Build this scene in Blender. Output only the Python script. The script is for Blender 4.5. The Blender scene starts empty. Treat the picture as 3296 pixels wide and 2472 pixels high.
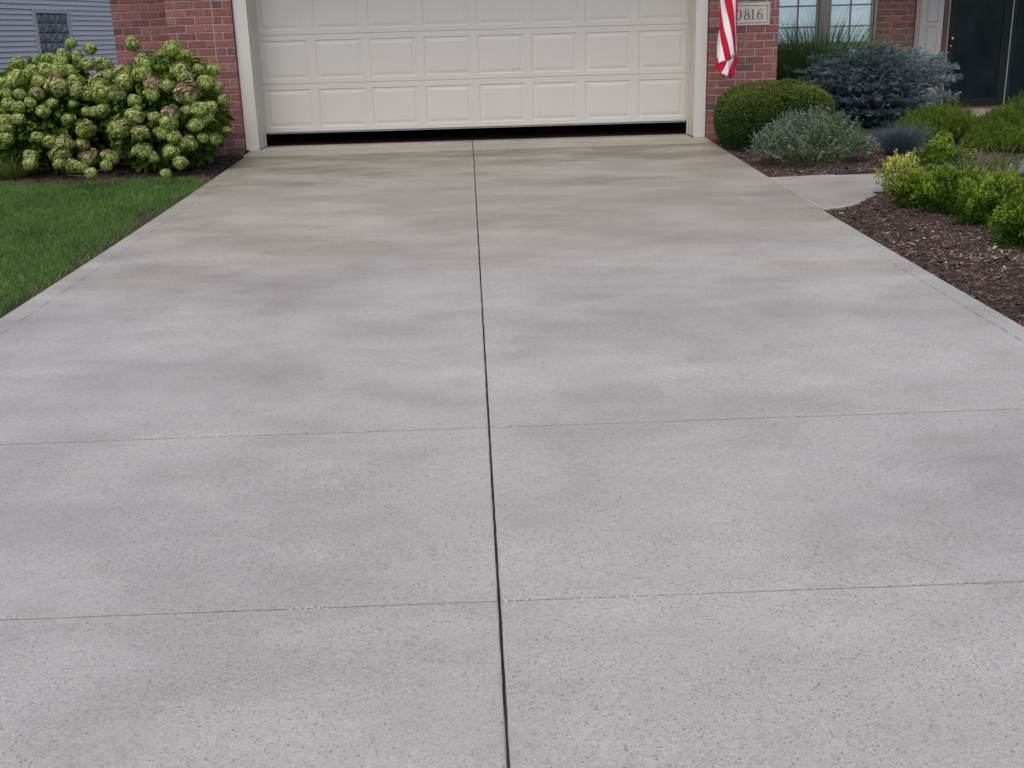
import bpy, math, random
import numpy as np
from mathutils import Matrix, Vector
R_ = math.radians
S = bpy.context.scene
COL = S.collection
rng = np.random.default_rng(7)
random.seed(7)

# ------------------------------------------------------------------ camera
cd = bpy.data.cameras.new('camera'); cam = bpy.data.objects.new('camera', cd); COL.objects.link(cam)
cr = Vector((0.9992515, -0.0278926, -0.0268030)); cu = Vector((0.0339421, 0.2998265, 0.9533898)); cf = Vector((0.0185563, 0.9535859, -0.3005488))
m = Matrix.Identity(4)
for i in range(3):
    m[i][0] = cr[i]; m[i][1] = cu[i]; m[i][2] = -cf[i]
m.translation = (2.51363, -13.00584, 1.12008)
cam.matrix_world = m
cd.sensor_width = 36.0; cd.lens = 36.0 * 3535.08 / 3296.0
cd.clip_start = 0.05; cd.clip_end = 2000
S.camera = cam

# ------------------------------------------------------------------ light
SUN_EL, SUN_AZ = R_(58), R_(200)        # azimuth measured from +Y towards +X
w = bpy.data.worlds.new("World"); S.world = w; w.use_nodes = True
nt = w.node_tree; bg = nt.nodes['Background']
sky = nt.nodes.new('ShaderNodeTexSky'); sky.sky_type = 'NISHITA'; sky.sun_disc = False
sky.sun_elevation = SUN_EL; sky.sun_rotation = SUN_AZ
sky.air_density = 1.0; sky.dust_density = 4.0; sky.ozone_density = 1.0
nt.links.new(sky.outputs[0], bg.inputs[0]); bg.inputs[1].default_value = 0.10
sl = bpy.data.lights.new('sun', 'SUN'); sl.energy = 0.5; sl.angle = R_(50); sl.color = (1.0, 0.93, 0.84)
so = bpy.data.objects.new('sun', sl); COL.objects.link(so)
sd = Vector((math.sin(SUN_AZ) * math.cos(SUN_EL), math.cos(SUN_AZ) * math.cos(SUN_EL), math.sin(SUN_EL)))
so.rotation_euler = sd.to_track_quat('Z', 'Y').to_euler(); so.location = (-5, -18, 12)
S.view_settings.view_transform = 'Standard'; S.view_settings.look = 'None'
S.view_settings.gamma = 1.0; S.view_settings.use_curve_mapping = False
S.view_settings.exposure = 0.80

# ------------------------------------------------------------------ helpers
def tag(o, label=None, cat=None, group=None, kind=None):
    if label: o['label'] = label
    if cat: o['category'] = cat
    if group: o['group'] = group
    if kind: o['kind'] = kind
    return o

def empty(name, loc, label, cat, group=None):
    o = bpy.data.objects.new(name, None); COL.objects.link(o); o.location = loc
    o.empty_display_size = 0.2
    return tag(o, label, cat, group)

def link(name, me, mats, parent=None, loc=None, smooth=False, bevel=0.0):
    o = bpy.data.objects.new(name, me); COL.objects.link(o)
    for mm in (mats if isinstance(mats, (list, tuple)) else [mats]):
        if len(me.materials) < (len(mats) if isinstance(mats, (list, tuple)) else 1): me.materials.append(mm)
    if parent is not None:
        o.parent = parent
        if loc is None: o.location = -parent.location if parent.parent is None else (0, 0, 0)
        else: o.location = loc
    elif loc is not None: o.location = loc
    me.polygons.foreach_set('use_smooth', np.full(len(me.polygons), bool(smooth)))
    if bevel:
        b = o.modifiers.new('bevel', 'BEVEL'); b.width = bevel; b.segments = 2; b.limit_method = 'ANGLE'
    return o

class MB:
    """collects faces; world coordinates; t = per-face random number"""
    def __init__(s): s.V = []; s.F = {}; s.T = {}; s.n = 0
    def add(s, V, F, T=None):
        V = np.asarray(V, float).reshape(-1, 3); F = np.asarray(F, int)
        k = F.shape[1]
        if T is None: T = np.full(len(F), random.random())
        T = np.broadcast_to(np.asarray(T, float), (len(F),))
        s.F.setdefault(k, []).append(F + s.n); s.T.setdefault(k, []).append(T)
        s.V.append(V); s.n += len(V)
    def mesh(s, name):
        V = np.concatenate(s.V); me = bpy.data.meshes.new(name)
        me.vertices.add(len(V)); me.vertices.foreach_set('co', V.ravel())
        idx = []; tot = []; T = []
        for k in sorted(s.F):
            f = np.concatenate(s.F[k]); idx.append(f.ravel()); tot.append(np.full(len(f), k)); T.append(np.concatenate(s.T[k]))
        idx = np.concatenate(idx); tot = np.concatenate(tot); T = np.concatenate(T)
        me.loops.add(len(idx)); me.loops.foreach_set('vertex_index', idx.astype(np.int32))
        me.polygons.add(len(tot))
        st = np.concatenate([[0], np.cumsum(tot)[:-1]])
        me.polygons.foreach_set('loop_start', st.astype(np.int32)); me.polygons.foreach_set('loop_total', tot.astype(np.int32))
        a = me.attributes.new('t', 'FLOAT', 'FACE'); a.data.foreach_set('value', T.astype(np.float32))
        me.update(calc_edges=True); me.validate()
        return me
    def box(s, a, b, T=None):
        x0, y0, z0 = a; x1, y1, z1 = b
        V = [(x0,y0,z0),(x1,y0,z0),(x1,y1,z0),(x0,y1,z0),(x0,y0,z1),(x1,y0,z1),(x1,y1,z1),(x0,y1,z1)]
        F = [(0,3,2,1),(4,5,6,7),(0,1,5,4),(1,2,6,5),(2,3,7,6),(3,0,4,7)]
        s.add(V, F, T)
    def cbox(s, a, b, c, T=None, jit=0.0):
        """box with chamfered edges (c) and jittered corners"""
        a = np.array(a, float); b = np.array(b, float); V = []; ids = {}
        for i in range(8):
            sg = np.array([(i & 1), (i >> 1) & 1, (i >> 2) & 1])
            p = np.where(sg == 1, b, a) + rng.uniform(-jit, jit, 3)
            for ax in range(3):
                q = p.copy()
                for o in range(3):
                    if o != ax: q[o] += c * (-1 if sg[o] else 1)
                ids[(i, ax)] = len(V); V.append(q)
        F4 = []; F3 = []
        for ax in range(3):
            u, v = [(1, 2), (2, 0), (0, 1)][ax]
            for sg in (0, 1):
                c4 = [(sg << ax) | (p << u) | (q << v) for p, q in ((0,0),(1,0),(1,1),(0,1))]
                f = [ids[(i, ax)] for i in c4]; F4.append(f if sg else f[::-1])
        for ax in range(3):
            u, v = [(1, 2), (2, 0), (0, 1)][ax]
            for p in (0, 1):
                for q in (0, 1):
                    i = (p << u) | (q << v); j = i | (1 << ax)
                    f = [ids[(i, u)], ids[(j, u)], ids[(j, v)], ids[(i, v)]]
                    F4.append(f if (p ^ q) == 0 else f[::-1])
        for i in range(8): F3.append([ids[(i, 0)], ids[(i, 1)], ids[(i, 2)]])
        if T is None: T = random.random()
        s.add(V, F4, T); s.n -= len(V); s.V.pop(); s.add(V, F3, T)
    def build(s, name, mats, parent=None, **k): return link(name, s.mesh(name), mats, parent, **k)
    def tube(s, pts, rad, seg=6, T=None):
        pts = [Vector(p) for p in pts]; V = []; n = len(pts)
        rad = rad if hasattr(rad, '__len__') else [rad] * n
        for i, p in enumerate(pts):
            d = (pts[min(i + 1, n - 1)] - pts[max(i - 1, 0)]).normalized()
            u = d.orthogonal().normalized(); v = d.cross(u)
            for k in range(seg):
                a = 2 * math.pi * k / seg; V.append(p + (u * math.cos(a) + v * math.sin(a)) * rad[i])
        F = [(i*seg+k, i*seg+(k+1) % seg, (i+1)*seg+(k+1) % seg, (i+1)*seg+k) for i in range(n-1) for k in range(seg)]
        s.add([tuple(p) for p in V], F, T)

def unit(a): return a / np.maximum(np.linalg.norm(a, axis=-1, keepdims=True), 1e-9)

def leaves(mb, P, D, N, L, W, T, fold=0.15):
    """rhombus leaves: base P, direction D, face normal N, length L, width W -> 2 triangles folded along the midrib"""
    P = np.asarray(P, float); n = len(P); D = unit(D); N = unit(N - (N * D).sum(1, keepdims=True) * D); B = np.cross(D, N)
    L = np.broadcast_to(L, (n,))[:, None]; W = np.broadcast_to(W, (n,))[:, None]
    m_ = P + D * L * .45
    V = np.stack([P, m_ + B * W * .5 + N * L * fold * .5, P + D * L, m_ - B * W * .5 + N * L * fold * .5], 1).reshape(-1, 3)
    i = np.arange(n)[:, None] * 4
    F = np.concatenate([i + [[0, 1, 2]], i + [[0, 2, 3]]]); mb.add(V, F, np.concatenate([T, T]))

def blades(mb, P, D, L, W, T, droop, seg=3):
    """grass blades bending over: root P, start direction D, length L, width W"""
    n = len(P); D = unit(D); L = np.broadcast_to(L, (n,)).astype(float); W = np.broadcast_to(W, (n,)).astype(float); droop = np.broadcast_to(droop, (n,)).astype(float)
    side = unit(np.cross(D, rng.normal(size=(n, 3)))); cur = np.array(P, float); d = D.copy(); rows = []
    for k in range(seg + 1):
        wk = W * (1 - (k / seg) ** 2 * .92)
        rows.append(cur - side * wk[:, None] * .5); rows.append(cur + side * wk[:, None] * .5)
        cur = cur + d * (L / seg)[:, None]
        hor = D * [1, 1, 0]; d = unit(d + hor * (droop * .5)[:, None] - np.array([0, 0, 1]) * (droop * (k + 1) / seg)[:, None])
    V = np.stack(rows, 1).reshape(-1, 3); q = 2 * (seg + 1); i = np.arange(n)[:, None] * q; Fs = []
    for k in range(seg): Fs.append(i + [[2*k, 2*k+1, 2*k+3, 2*k+2]])
    mb.add(V, np.concatenate(Fs), np.tile(T, seg))

def zg(Y):
    d = -np.asarray(Y, float)
    z = np.where(d < 14, -(.0405*d - .0013*d*d), -.3122 - (d-14)*.006)
    return np.where(d < 0.4, -.016, z)

# ------------------------------------------------------------------ materials
def mat(name):
    m = bpy.data.materials.new(name); m.use_nodes = True; n = m.node_tree
    return m, n, n.nodes['Principled BSDF']
def nd(n, typ, **kw):
    x = n.nodes.new(typ)
    for k, v in kw.items():
        if k.startswith('i_'): x.inputs[int(k[2:])].default_value = v
        else: setattr(x, k, v)
    return x
def pos(n, scale=(1, 1, 1), obj=False):
    if obj: t = n.nodes.new('ShaderNodeTexCoord').outputs['Object']
    else: t = n.nodes.new('ShaderNodeNewGeometry').outputs['Position']
    mp = n.nodes.new('ShaderNodeMapping'); mp.inputs['Scale'].default_value = scale
    n.links.new(t, mp.inputs['Vector']); return mp.outputs[0]
def noise(n, vec, scale, detail=3, rough=.5):
    x = n.nodes.new('ShaderNodeTexNoise'); x.inputs['Scale'].default_value = scale; x.inputs['Detail'].default_value = detail; x.inputs['Roughness'].default_value = rough
    n.links.new(vec, x.inputs['Vector']); return x.outputs['Fac']
def ramp(n, fac, stops, const=False):
    r = n.nodes.new('ShaderNodeValToRGB'); e = r.color_ramp.elements
    while len(e) < len(stops): e.new(.5)
    for k, (p, c) in enumerate(stops):
        e[k].position = p; c = (c, c, c) if not hasattr(c, '__len__') else c; e[k].color = (*c, 1)
    if const: r.color_ramp.interpolation = 'CONSTANT'
    n.links.new(fac, r.inputs[0]); return r.outputs[0]
def mix(n, fac, a, b, mode='MIX'):
    x = n.nodes.new('ShaderNodeMix'); x.data_type = 'RGBA'; x.blend_type = mode
    for s, v in ((x.inputs[0], fac), (x.inputs[6], a), (x.inputs[7], b)):
        if isinstance(v, (int, float)): s.default_value = v
        elif isinstance(v, tuple): s.default_value = (*v, 1)
        else: n.links.new(v, s)
    return x.outputs[2]
def math_(n, op, a, b=0.0):
    x = n.nodes.new('ShaderNodeMath'); x.operation = op
    for s, v in ((x.inputs[0], a), (x.inputs[1], b)):
        if isinstance(v, (int, float)): s.default_value = v
        else: n.links.new(v, s)
    return x.outputs[0]
def bump(n, p, h, strength, dist=.01):
    b = n.nodes.new('ShaderNodeBump'); b.inputs['Strength'].default_value = strength; b.inputs['Distance'].default_value = dist
    n.links.new(h, b.inputs['Height']); n.links.new(b.outputs[0], p.inputs['Normal'])
def attr(n):
    a = n.nodes.new('ShaderNodeAttribute'); a.attribute_name = 't'; return a.outputs['Fac']

def plain(name, c, rough=.5, metal=0, var=.06, sc=8, spec=.5, bmp=0.0, bsc=60):
    m, n, p = mat(name); v = pos(n)
    col = mix(n, noise(n, v, sc, 4), tuple(x*(1-var) for x in c), tuple(min(1, x*(1+var)) for x in c))
    n.links.new(col, p.inputs['Base Color']); p.inputs['Roughness'].default_value = rough; p.inputs['Metallic'].default_value = metal
    p.inputs['Specular IOR Level'].default_value = spec
    if bmp: bump(n, p, noise(n, v, bsc, 3), bmp)
    return m

def leafmat(name, stops, rough=.55, trans=.25, nz=.5, spec=.3, lf=7):
    """stops: colours over the leaf's own random number; large noise gives clumps of new and old growth"""
    m, n, p = mat(name); v = pos(n)
    f = math_(n, 'ADD', math_(n, 'MULTIPLY', attr(n), 1 - nz*.5), math_(n, 'MULTIPLY', math_(n, 'SUBTRACT', noise(n, v, lf, 3), .25), nz))
    col = ramp(n, f, stops); n.links.new(col, p.inputs['Base Color']); p.inputs['Roughness'].default_value = rough
    p.inputs['Specular IOR Level'].default_value = spec
    tr = n.nodes.new('ShaderNodeBsdfTranslucent'); n.links.new(col, tr.inputs[0])
    mx = n.nodes.new('ShaderNodeMixShader'); mx.inputs[0].default_value = trans
    n.links.new(p.outputs[0], mx.inputs[1]); n.links.new(tr.outputs[0], mx.inputs[2])
    n.links.new(mx.outputs[0], n.nodes['Material Output'].inputs[0]); return m

def concrete(name, base=(.402, .388, .364), far_stain=True):
    m, n, p = mat(name); v = pos(n)
    vs = pos(n, (.9, 1.1, 1))
    big = noise(n, vs, .9, 5, .55); mid = noise(n, vs, 2.3, 4, .55); fine = noise(n, v, 240, 2, .6); sm = noise(n, v, 40, 3, .6)
    c = ramp(n, big, [(.30, tuple(x*.86 for x in base)), (.5, base), (.70, tuple(min(1, x*1.12) for x in base))])
    c = mix(n, 1.0, c, ramp(n, mid, [(.28, (.90, .885, .875)), (.5, 1.0), (.72, (1.08, 1.08, 1.085))]), 'MULTIPLY')
    c = mix(n, 1.0, c, ramp(n, fine, [(.30, .80), (.72, 1.16)]), 'MULTIPLY'); c = mix(n, 1.0, c, ramp(n, noise(n, v, 95, 3, .75), [(.32, .86), (.5, 1.0), (.70, 1.10)]), 'MULTIPLY')
    c = mix(n, 1.0, c, ramp(n, sm, [(.25, (.95, .945, .94)), (.75, 1.05)]), 'MULTIPLY')
    # exposed aggregate specks
    for sc, thr, rr, dk, th2 in ((140, .36, .46, (.235, .20, .185), .46), (85, .28, .36, (.21, .17, .155), .48), (55, .18, .20, (.19, .14, .125), .50)):
        vo = n.nodes.new('ShaderNodeTexVoronoi'); vo.inputs['Scale'].default_value = sc; n.links.new(v, vo.inputs['Vector'])
        near = math_(n, 'LESS_THAN', math_(n, 'ADD', vo.outputs['Distance'], math_(n, 'MULTIPLY', math_(n, 'SUBTRACT', noise(n, v, 260, 1), .5), .4)), thr)
        sp = n.nodes.new('ShaderNodeSeparateColor'); n.links.new(vo.outputs['Color'], sp.inputs[0])
        pick = math_(n, 'LESS_THAN', math_(n, 'ADD', sp.outputs[0], math_(n, 'MULTIPLY', math_(n, 'SUBTRACT', noise(n, vs, 1.3, 5, .7), th2), 1.5)), rr*.8)
        k = math_(n, 'MULTIPLY', math_(n, 'MULTIPLY', near, pick), math_(n, 'ADD', math_(n, 'MULTIPLY', sp.outputs[1], .75), .20))
        c = mix(n, k, c, dk)
    if far_stain:
        # damp brown film left near the garage, breaking up in streaks towards the street
        sx = n.nodes.new('ShaderNodeSeparateXYZ'); n.links.new(n.nodes.new('ShaderNodeNewGeometry').outputs['Position'], sx.inputs[0])
        st = noise(n, pos(n, (.55, 1.3, 1)), 1.6, 5, .6)
        g = math_(n, 'ADD', math_(n, 'MULTIPLY', math_(n, 'ADD', sx.outputs[1], 7.6), .132), math_(n, 'MULTIPLY', math_(n, 'SUBTRACT', st, .5), 1.5))
        c = mix(n, 1.0, c, ramp(n, g, [(.0, 1.0), (.35, (.91, .89, .84)), (.70, (.74, .715, .635)), (.95, (.47, .45, .375))]), 'MULTIPLY')
    n.links.new(c, p.inputs['Base Color'])
    md2 = noise(n, pos(n, (.7, 1.5, 1)), 5.5, 3, .5); c = mix(n, 1.0, c, ramp(n, md2, [(.34, (.965, .96, .955)), (.5, 1.0), (.68, 1.03)]), 'MULTIPLY'); n.links.new(c, p.inputs['Base Color'])
    n.links.new(ramp(n, mid, [(.3, .42), (.7, .62)]), p.inputs['Roughness']); p.inputs['Specular IOR Level'].default_value = .45
    bump(n, p, math_(n, 'ADD', fine, math_(n, 'MULTIPLY', sm, 1.2)), .22, .004)
    return m

def brickmat():
    m, n, p = mat('red_brick'); v = pos(n); t = attr(n)
    c = ramp(n, t, [(0, (.28, .10, .085)), (.2, (.21, .082, .078)), (.45, (.31, .13, .115)), (.65, (.25, .085, .070)), (.85, (.17, .078, .080)), (1, (.105, .064, .070))])
    c = mix(n, 1.0, c, ramp(n, noise(n, v, 28, 4, .6), [(.28, (.72, .70, .72)), (.5, 1.0), (.75, (1.25, 1.22, 1.2))]), 'MULTIPLY')
    pit = ramp(n, noise(n, v, 160, 3, .7), [(.30, .55), (.42, 1.0)])
    c = mix(n, 1.0, c, pit, 'MULTIPLY'); n.links.new(c, p.inputs['Base Color']); p.inputs['Roughness'].default_value = .85
    bump(n, p, noise(n, v, 120, 4, .7), .5, .004); return m

def paint(name, c, rough=.4, grain=True):
    m, n, p = mat(name); v = pos(n)
    cc = mix(n, noise(n, v, 2.2, 4), tuple(x*.95 for x in c), tuple(min(1, x*1.03) for x in c))
    n.links.new(cc, p.inputs['Base Color']); p.inputs['Roughness'].default_value = rough
    if grain: bump(n, p, noise(n, pos(n, (5, 5, 90)), 6, 4, .65), .18, .003)
    return m

def mulchmat(name='bark_mulch'):
    m, n, p = mat(name)
    c = ramp(n, attr(n), [(0, (.030, .016, .012)), (.35, (.062, .034, .027)), (.66, (.105, .062, .050)), (.88, (.155, .105, .088)), (.985, (.22, .175, .15)), (1, (.48, .43, .37))])
    n.links.new(c, p.inputs['Base Color']); p.inputs['Roughness'].default_value = .85; return m

def soil(name, a, b, sc=30):
    m, n, p = mat(name); v = pos(n)
    c = mix(n, ramp(n, noise(n, v, sc, 5, .7), [(.35, 0.0), (.65, 1.0)]), a, b)
    c = mix(n, 1.0, c, ramp(n, noise(n, v, 1.4, 4), [(.3, .8), (.7, 1.2)]), 'MULTIPLY')
    n.links.new(c, p.inputs['Base Color']); p.inputs['Roughness'].default_value = .95
    bump(n, p, noise(n, v, sc*2, 4, .7), .8, .02); return m

def glassmat(name, fac=.10, rough=.02, tint=(.9, .97, .97)):
    m, n, p = mat(name); n.nodes.remove(p)
    tr = n.nodes.new('ShaderNodeBsdfTransparent'); tr.inputs[0].default_value = (*tint, 1)
    gl = n.nodes.new('ShaderNodeBsdfGlossy'); gl.inputs['Roughness'].default_value = rough
    fr = n.nodes.new('ShaderNodeLayerWeight'); fr.inputs[0].default_value = .5
    mx = n.nodes.new('ShaderNodeMixShader'); n.links.new(math_(n, 'ADD', math_(n, 'MULTIPLY', math_(n, 'POWER', fr.outputs['Facing'], 4.0), .5), fac), mx.inputs[0])
    n.links.new(tr.outputs[0], mx.inputs[1]); n.links.new(gl.outputs[0], mx.inputs[2])
    n.links.new(mx.outputs[0], n.nodes['Material Output'].inputs[0]); return m

M = {}
M['drive'] = concrete('sealed_concrete'); M['walk'] = concrete('walk_concrete', (.36, .342, .318), False)
M['curb'] = concrete('curb_concrete', (.31, .30, .25), False); M['garage_floor'] = plain('garage_floor_paint', (.34, .16, .12), .6, var=.3)
M['sand'] = plain('sandy_joint', (.46, .42, .33), .95, var=.2, sc=30); M['line'] = plain('score_line', (.17, .16, .155), .9); M['joint'] = plain('joint_filler', (.028, .028, .03), .9); M['crumb'] = plain('efflorescence', (.52, .51, .50), .9)
M['brick'] = brickmat(); M['mortar'] = plain('mortar', (.32, .295, .285), .95, var=.45, sc=20, bmp=.6, bsc=150)
M['door'] = paint('door_paint', (.585, .57, .54), .42); M['trim'] = paint('trim_paint', (.60, .59, .555), .45)
M['seal'] = plain('rubber_seal', (.02, .02, .02), .6); M['retainer'] = plain('aluminium_retainer', (.45, .44, .40), .4)
M['stop'] = paint('stop_moulding_paint', (.62, .57, .46), .5)
M['plaque'] = plain('cast_stone', (.50, .47, .43), .8, var=.15, sc=40, bmp=.3, bsc=200); M['ink'] = plain('dark_engraving', (.035, .03, .03), .7)
M['frame'] = paint('window_frame_paint', (.33, .31, .29), .5, False); M['muntin'] = paint('muntin_paint', (.24, .25, .25), .5, False)
M['glass'] = glassmat('window_glass', .12); M['blind'] = plain('glowing_blind_slat', (.80, .84, .86), .45, var=.03)
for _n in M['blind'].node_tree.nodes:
    if _n.type == 'BSDF_PRINCIPLED': _n.inputs['Emission Color'].default_value = (.72, .88, 1.0, 1); _n.inputs['Emission Strength'].default_value = .14  # added glow brightens slats and room walls; there is no lamp behind them
M['dark_room'] = plain('dark_interior', (.06, .055, .05), .9); M['panel'] = paint('entry_panel_paint', (.42, .41, .40), .45, False)
M['maroon'] = paint('door_jamb_paint', (.10, .045, .05), .5, False); M['edge_trim'] = paint('beige_corner_trim', (.30, .28, .24), .5, False)
def darkglass():
    m, n, p = mat('storm_door_glass'); v = pos(n, (1.5, 1, .8))
    c = ramp(n, noise(n, v, 3, 3), [(.35, (.006, .012, .014)), (.7, (.012, .022, .030))])
    n.links.new(c, p.inputs['Base Color']); p.inputs['Roughness'].default_value = .12; p.inputs['Specular IOR Level'].default_value = .28; return m
M['dglass'] = darkglass(); M['dframe'] = plain('storm_door_frame', (.010, .014, .014), .45, spec=.25)
M['brass'] = plain('brass', (.75, .58, .22), .2, metal=1); M['silver'] = plain('door_edge_metal', (.30, .33, .32), .35, metal=.6)
M['step'] = plain('porch_threshold_brick', (.10, .04, .025), .8, var=.4, sc=25); M['roof'] = plain('roof_shingle', (.07, .065, .06), .9, var=.3, sc=30, bmp=.6)
M['siding'] = paint('vinyl_siding', (.66, .635, .63), .5, False); M['block'] = None
M['sidetrim'] = paint('window_surround_vinyl', (.58, .53, .56), .5, False)
def blockmat():
    m, n, p = mat('glass_block'); t = attr(n); v = pos(n)
    c = ramp(n, noise(n, v, 14, 3, .7), [(.3, (.04, .06, .06)), (.5, (.13, .17, .17)), (.62, (.30, .34, .33)), (.70, (.85, .88, .86))])  # palest noise spots are sparkling glints painted into the block colour
    n.links.new(c, p.inputs['Base Color']); p.inputs['Roughness'].default_value = .08; p.inputs['Specular IOR Level'].default_value = 1.0
    bump(n, p, noise(n, v, 22, 2, .5), 1.0, .03); return m
M['block'] = blockmat()
M['mulch'] = mulchmat(); M['soil'] = soil('dark_soil', (.022, .014, .012), (.055, .036, .03)); M['turf'] = soil('turf_soil', (.022, .015, .010), (.060, .042, .028), 45)
M['red'] = plain('flag_red', (.52, .010, .035), .75, var=.08, sc=30, spec=.2); M['white'] = plain('flag_white', (.80, .78, .80), .6, var=.03, spec=.2); M['navy'] = plain('flag_navy', (.02, .03, .12), .6)
M['pole'] = plain('white_pole', (.7, .7, .68), .4)
M['grass'] = leafmat('lawn_blade', [(0, (.026, .056, .016)), (.32, (.080, .165, .034)), (.55, (.155, .275, .058)), (.82, (.25, .37, .10)), (.95, (.32, .36, .17)), (1, (.48, .43, .27))], .5, .3, .55, lf=2.6)
M['box_dark'] = leafmat('boxwood_leaf', [(0, (.012, .030, .006)), (.42, (.030, .062, .008)), (.72, (.078, .122, .016)), (1, (.13, .155, .035))], .45, .15, .5)
M['box_light'] = leafmat('young_boxwood_leaf', [(0, (.016, .042, .005)), (.35, (.050, .110, .008)), (.68, (.14, .23, .014)), (1, (.33, .40, .045))], .45, .3, .6)
M['varieg'] = leafmat('variegated_leaf', [(0, (.08, .15, .02)), (.4, (.27, .34, .045)), (.75, (.50, .49, .10)), (1, (.66, .62, .24))], .45, .25, .3)
M['spruce'] = leafmat('blue_spruce_needle', [(0, (.022, .045, .050)), (.28, (.075, .125, .145)), (.6, (.19, .265, .29)), (1, (.36, .44, .46))], .55, .1, .35, lf=10)
M['catmint'] = leafmat('catmint_leaf', [(0, (.045, .085, .038)), (.5, (.14, .21, .12)), (.85, (.24, .31, .19)), (1, (.36, .39, .24))], .7, .2, .4)
M['lavender'] = leafmat('catmint_flower', [(0, (.16, .15, .30)), (1, (.36, .35, .52))], .7, .2, .2)
M['fescue'] = leafmat('blue_fescue_blade', [(0, (.035, .055, .060)), (.6, (.095, .130, .145)), (1, (.20, .24, .25))], .6, .1, .4)
M['orn'] = leafmat('ornamental_grass_blade', [(0, (.022, .070, .022)), (.45, (.065, .150, .045)), (.8, (.15, .25, .085)), (1, (.30, .36, .17))], .5, .3, .4)
M['thread'] = leafmat('threadleaf', [(0, (.025, .060, .010)), (.4, (.075, .135, .014)), (.8, (.18, .235, .020)), (1, (.36, .34, .035))], .6, .3, .7)
M['straw'] = leafmat('dry_stem', [(0, (.10, .12, .07)), (.6, (.20, .20, .13)), (1, (.38, .36, .27))], .7, .2, .3)
M['hleaf'] = leafmat('hydrangea_leaf', [(0, (.035, .080, .012)), (.5, (.105, .20, .022)), (.85, (.22, .34, .04)), (1, (.36, .42, .07))], .45, .3, .5)
M['lily'] = leafmat('daylily_blade', [(0, (.04, .075, .015)), (.5, (.12, .17, .03)), (1, (.30, .27, .07))], .5, .35, .3)
M['stem'] = plain('woody_stem', (.075, .055, .035), .8, var=.3, sc=30); M['gstem'] = plain('green_stem', (.08, .13, .035), .6, var=.2, sc=30)
def floretmat():
    m, n, p = mat('hydrangea_floret'); oi = n.nodes.new('ShaderNodeObjectInfo'); t = attr(n)
    tc = n.nodes.new('ShaderNodeTexCoord'); sx = n.nodes.new('ShaderNodeSeparateXYZ'); n.links.new(tc.outputs['Object'], sx.inputs[0])
    green = ramp(n, t, [(0, (.07, .13, .02)), (.3, (.25, .34, .06)), (.65, (.48, .55, .16)), (1, (.72, .72, .38))])
    tan = ramp(n, t, [(0, (.08, .045, .025)), (.5, (.30, .20, .12)), (1, (.58, .48, .30))])
    # florets brown from the crown of the head down; how far is each head's own number (object colour alpha)
    k = math_(n, 'ADD', math_(n, 'MULTIPLY', sx.outputs[2], .9), math_(n, 'MULTIPLY', math_(n, 'SUBTRACT', noise(n, tc.outputs['Object'], 3.2, 2), .5), 1.6))
    k = math_(n, 'ADD', k, math_(n, 'SUBTRACT', math_(n, 'MULTIPLY', oi.outputs['Alpha'], 1.5), 1.15))
    c = mix(n, ramp(n, k, [(.0, 0.0), (.45, 1.0)]), green, tan); n.links.new(c, p.inputs['Base Color']); p.inputs['Roughness'].default_value = .6
    tr = n.nodes.new('ShaderNodeBsdfTranslucent'); n.links.new(c, tr.inputs[0]); mx = n.nodes.new('ShaderNodeMixShader'); mx.inputs[0].default_value = .3
    n.links.new(p.outputs[0], mx.inputs[1]); n.links.new(tr.outputs[0], mx.inputs[2]); n.links.new(mx.outputs[0], n.nodes['Material Output'].inputs[0]); return m
M['floret'] = floretmat()

# ------------------------------------------------------------------ ground and paving (setting)
def sheet(mb, xs, ys, off, T=.5):
    X, Y = np.meshgrid(xs, ys); Z = zg(Y) + off
    V = np.stack([X, Y, Z], 2).reshape(-1, 3); nx = len(xs); i = np.arange((len(ys)-1) * nx).reshape(-1, nx)[:, :-1].ravel()[:, None]
    mb.add(V, i + [[0, 1, nx+1, nx]], T)
g = MB(); sheet(g, [-400, -60, -12, 0, 12, 60, 400], [-400, -120, -40] + list(np.arange(-16, 1, 1.0)) + [8, 20, 60, 400], -.13)
tag(g.build('ground', M['turf']), kind='structure')

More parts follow.
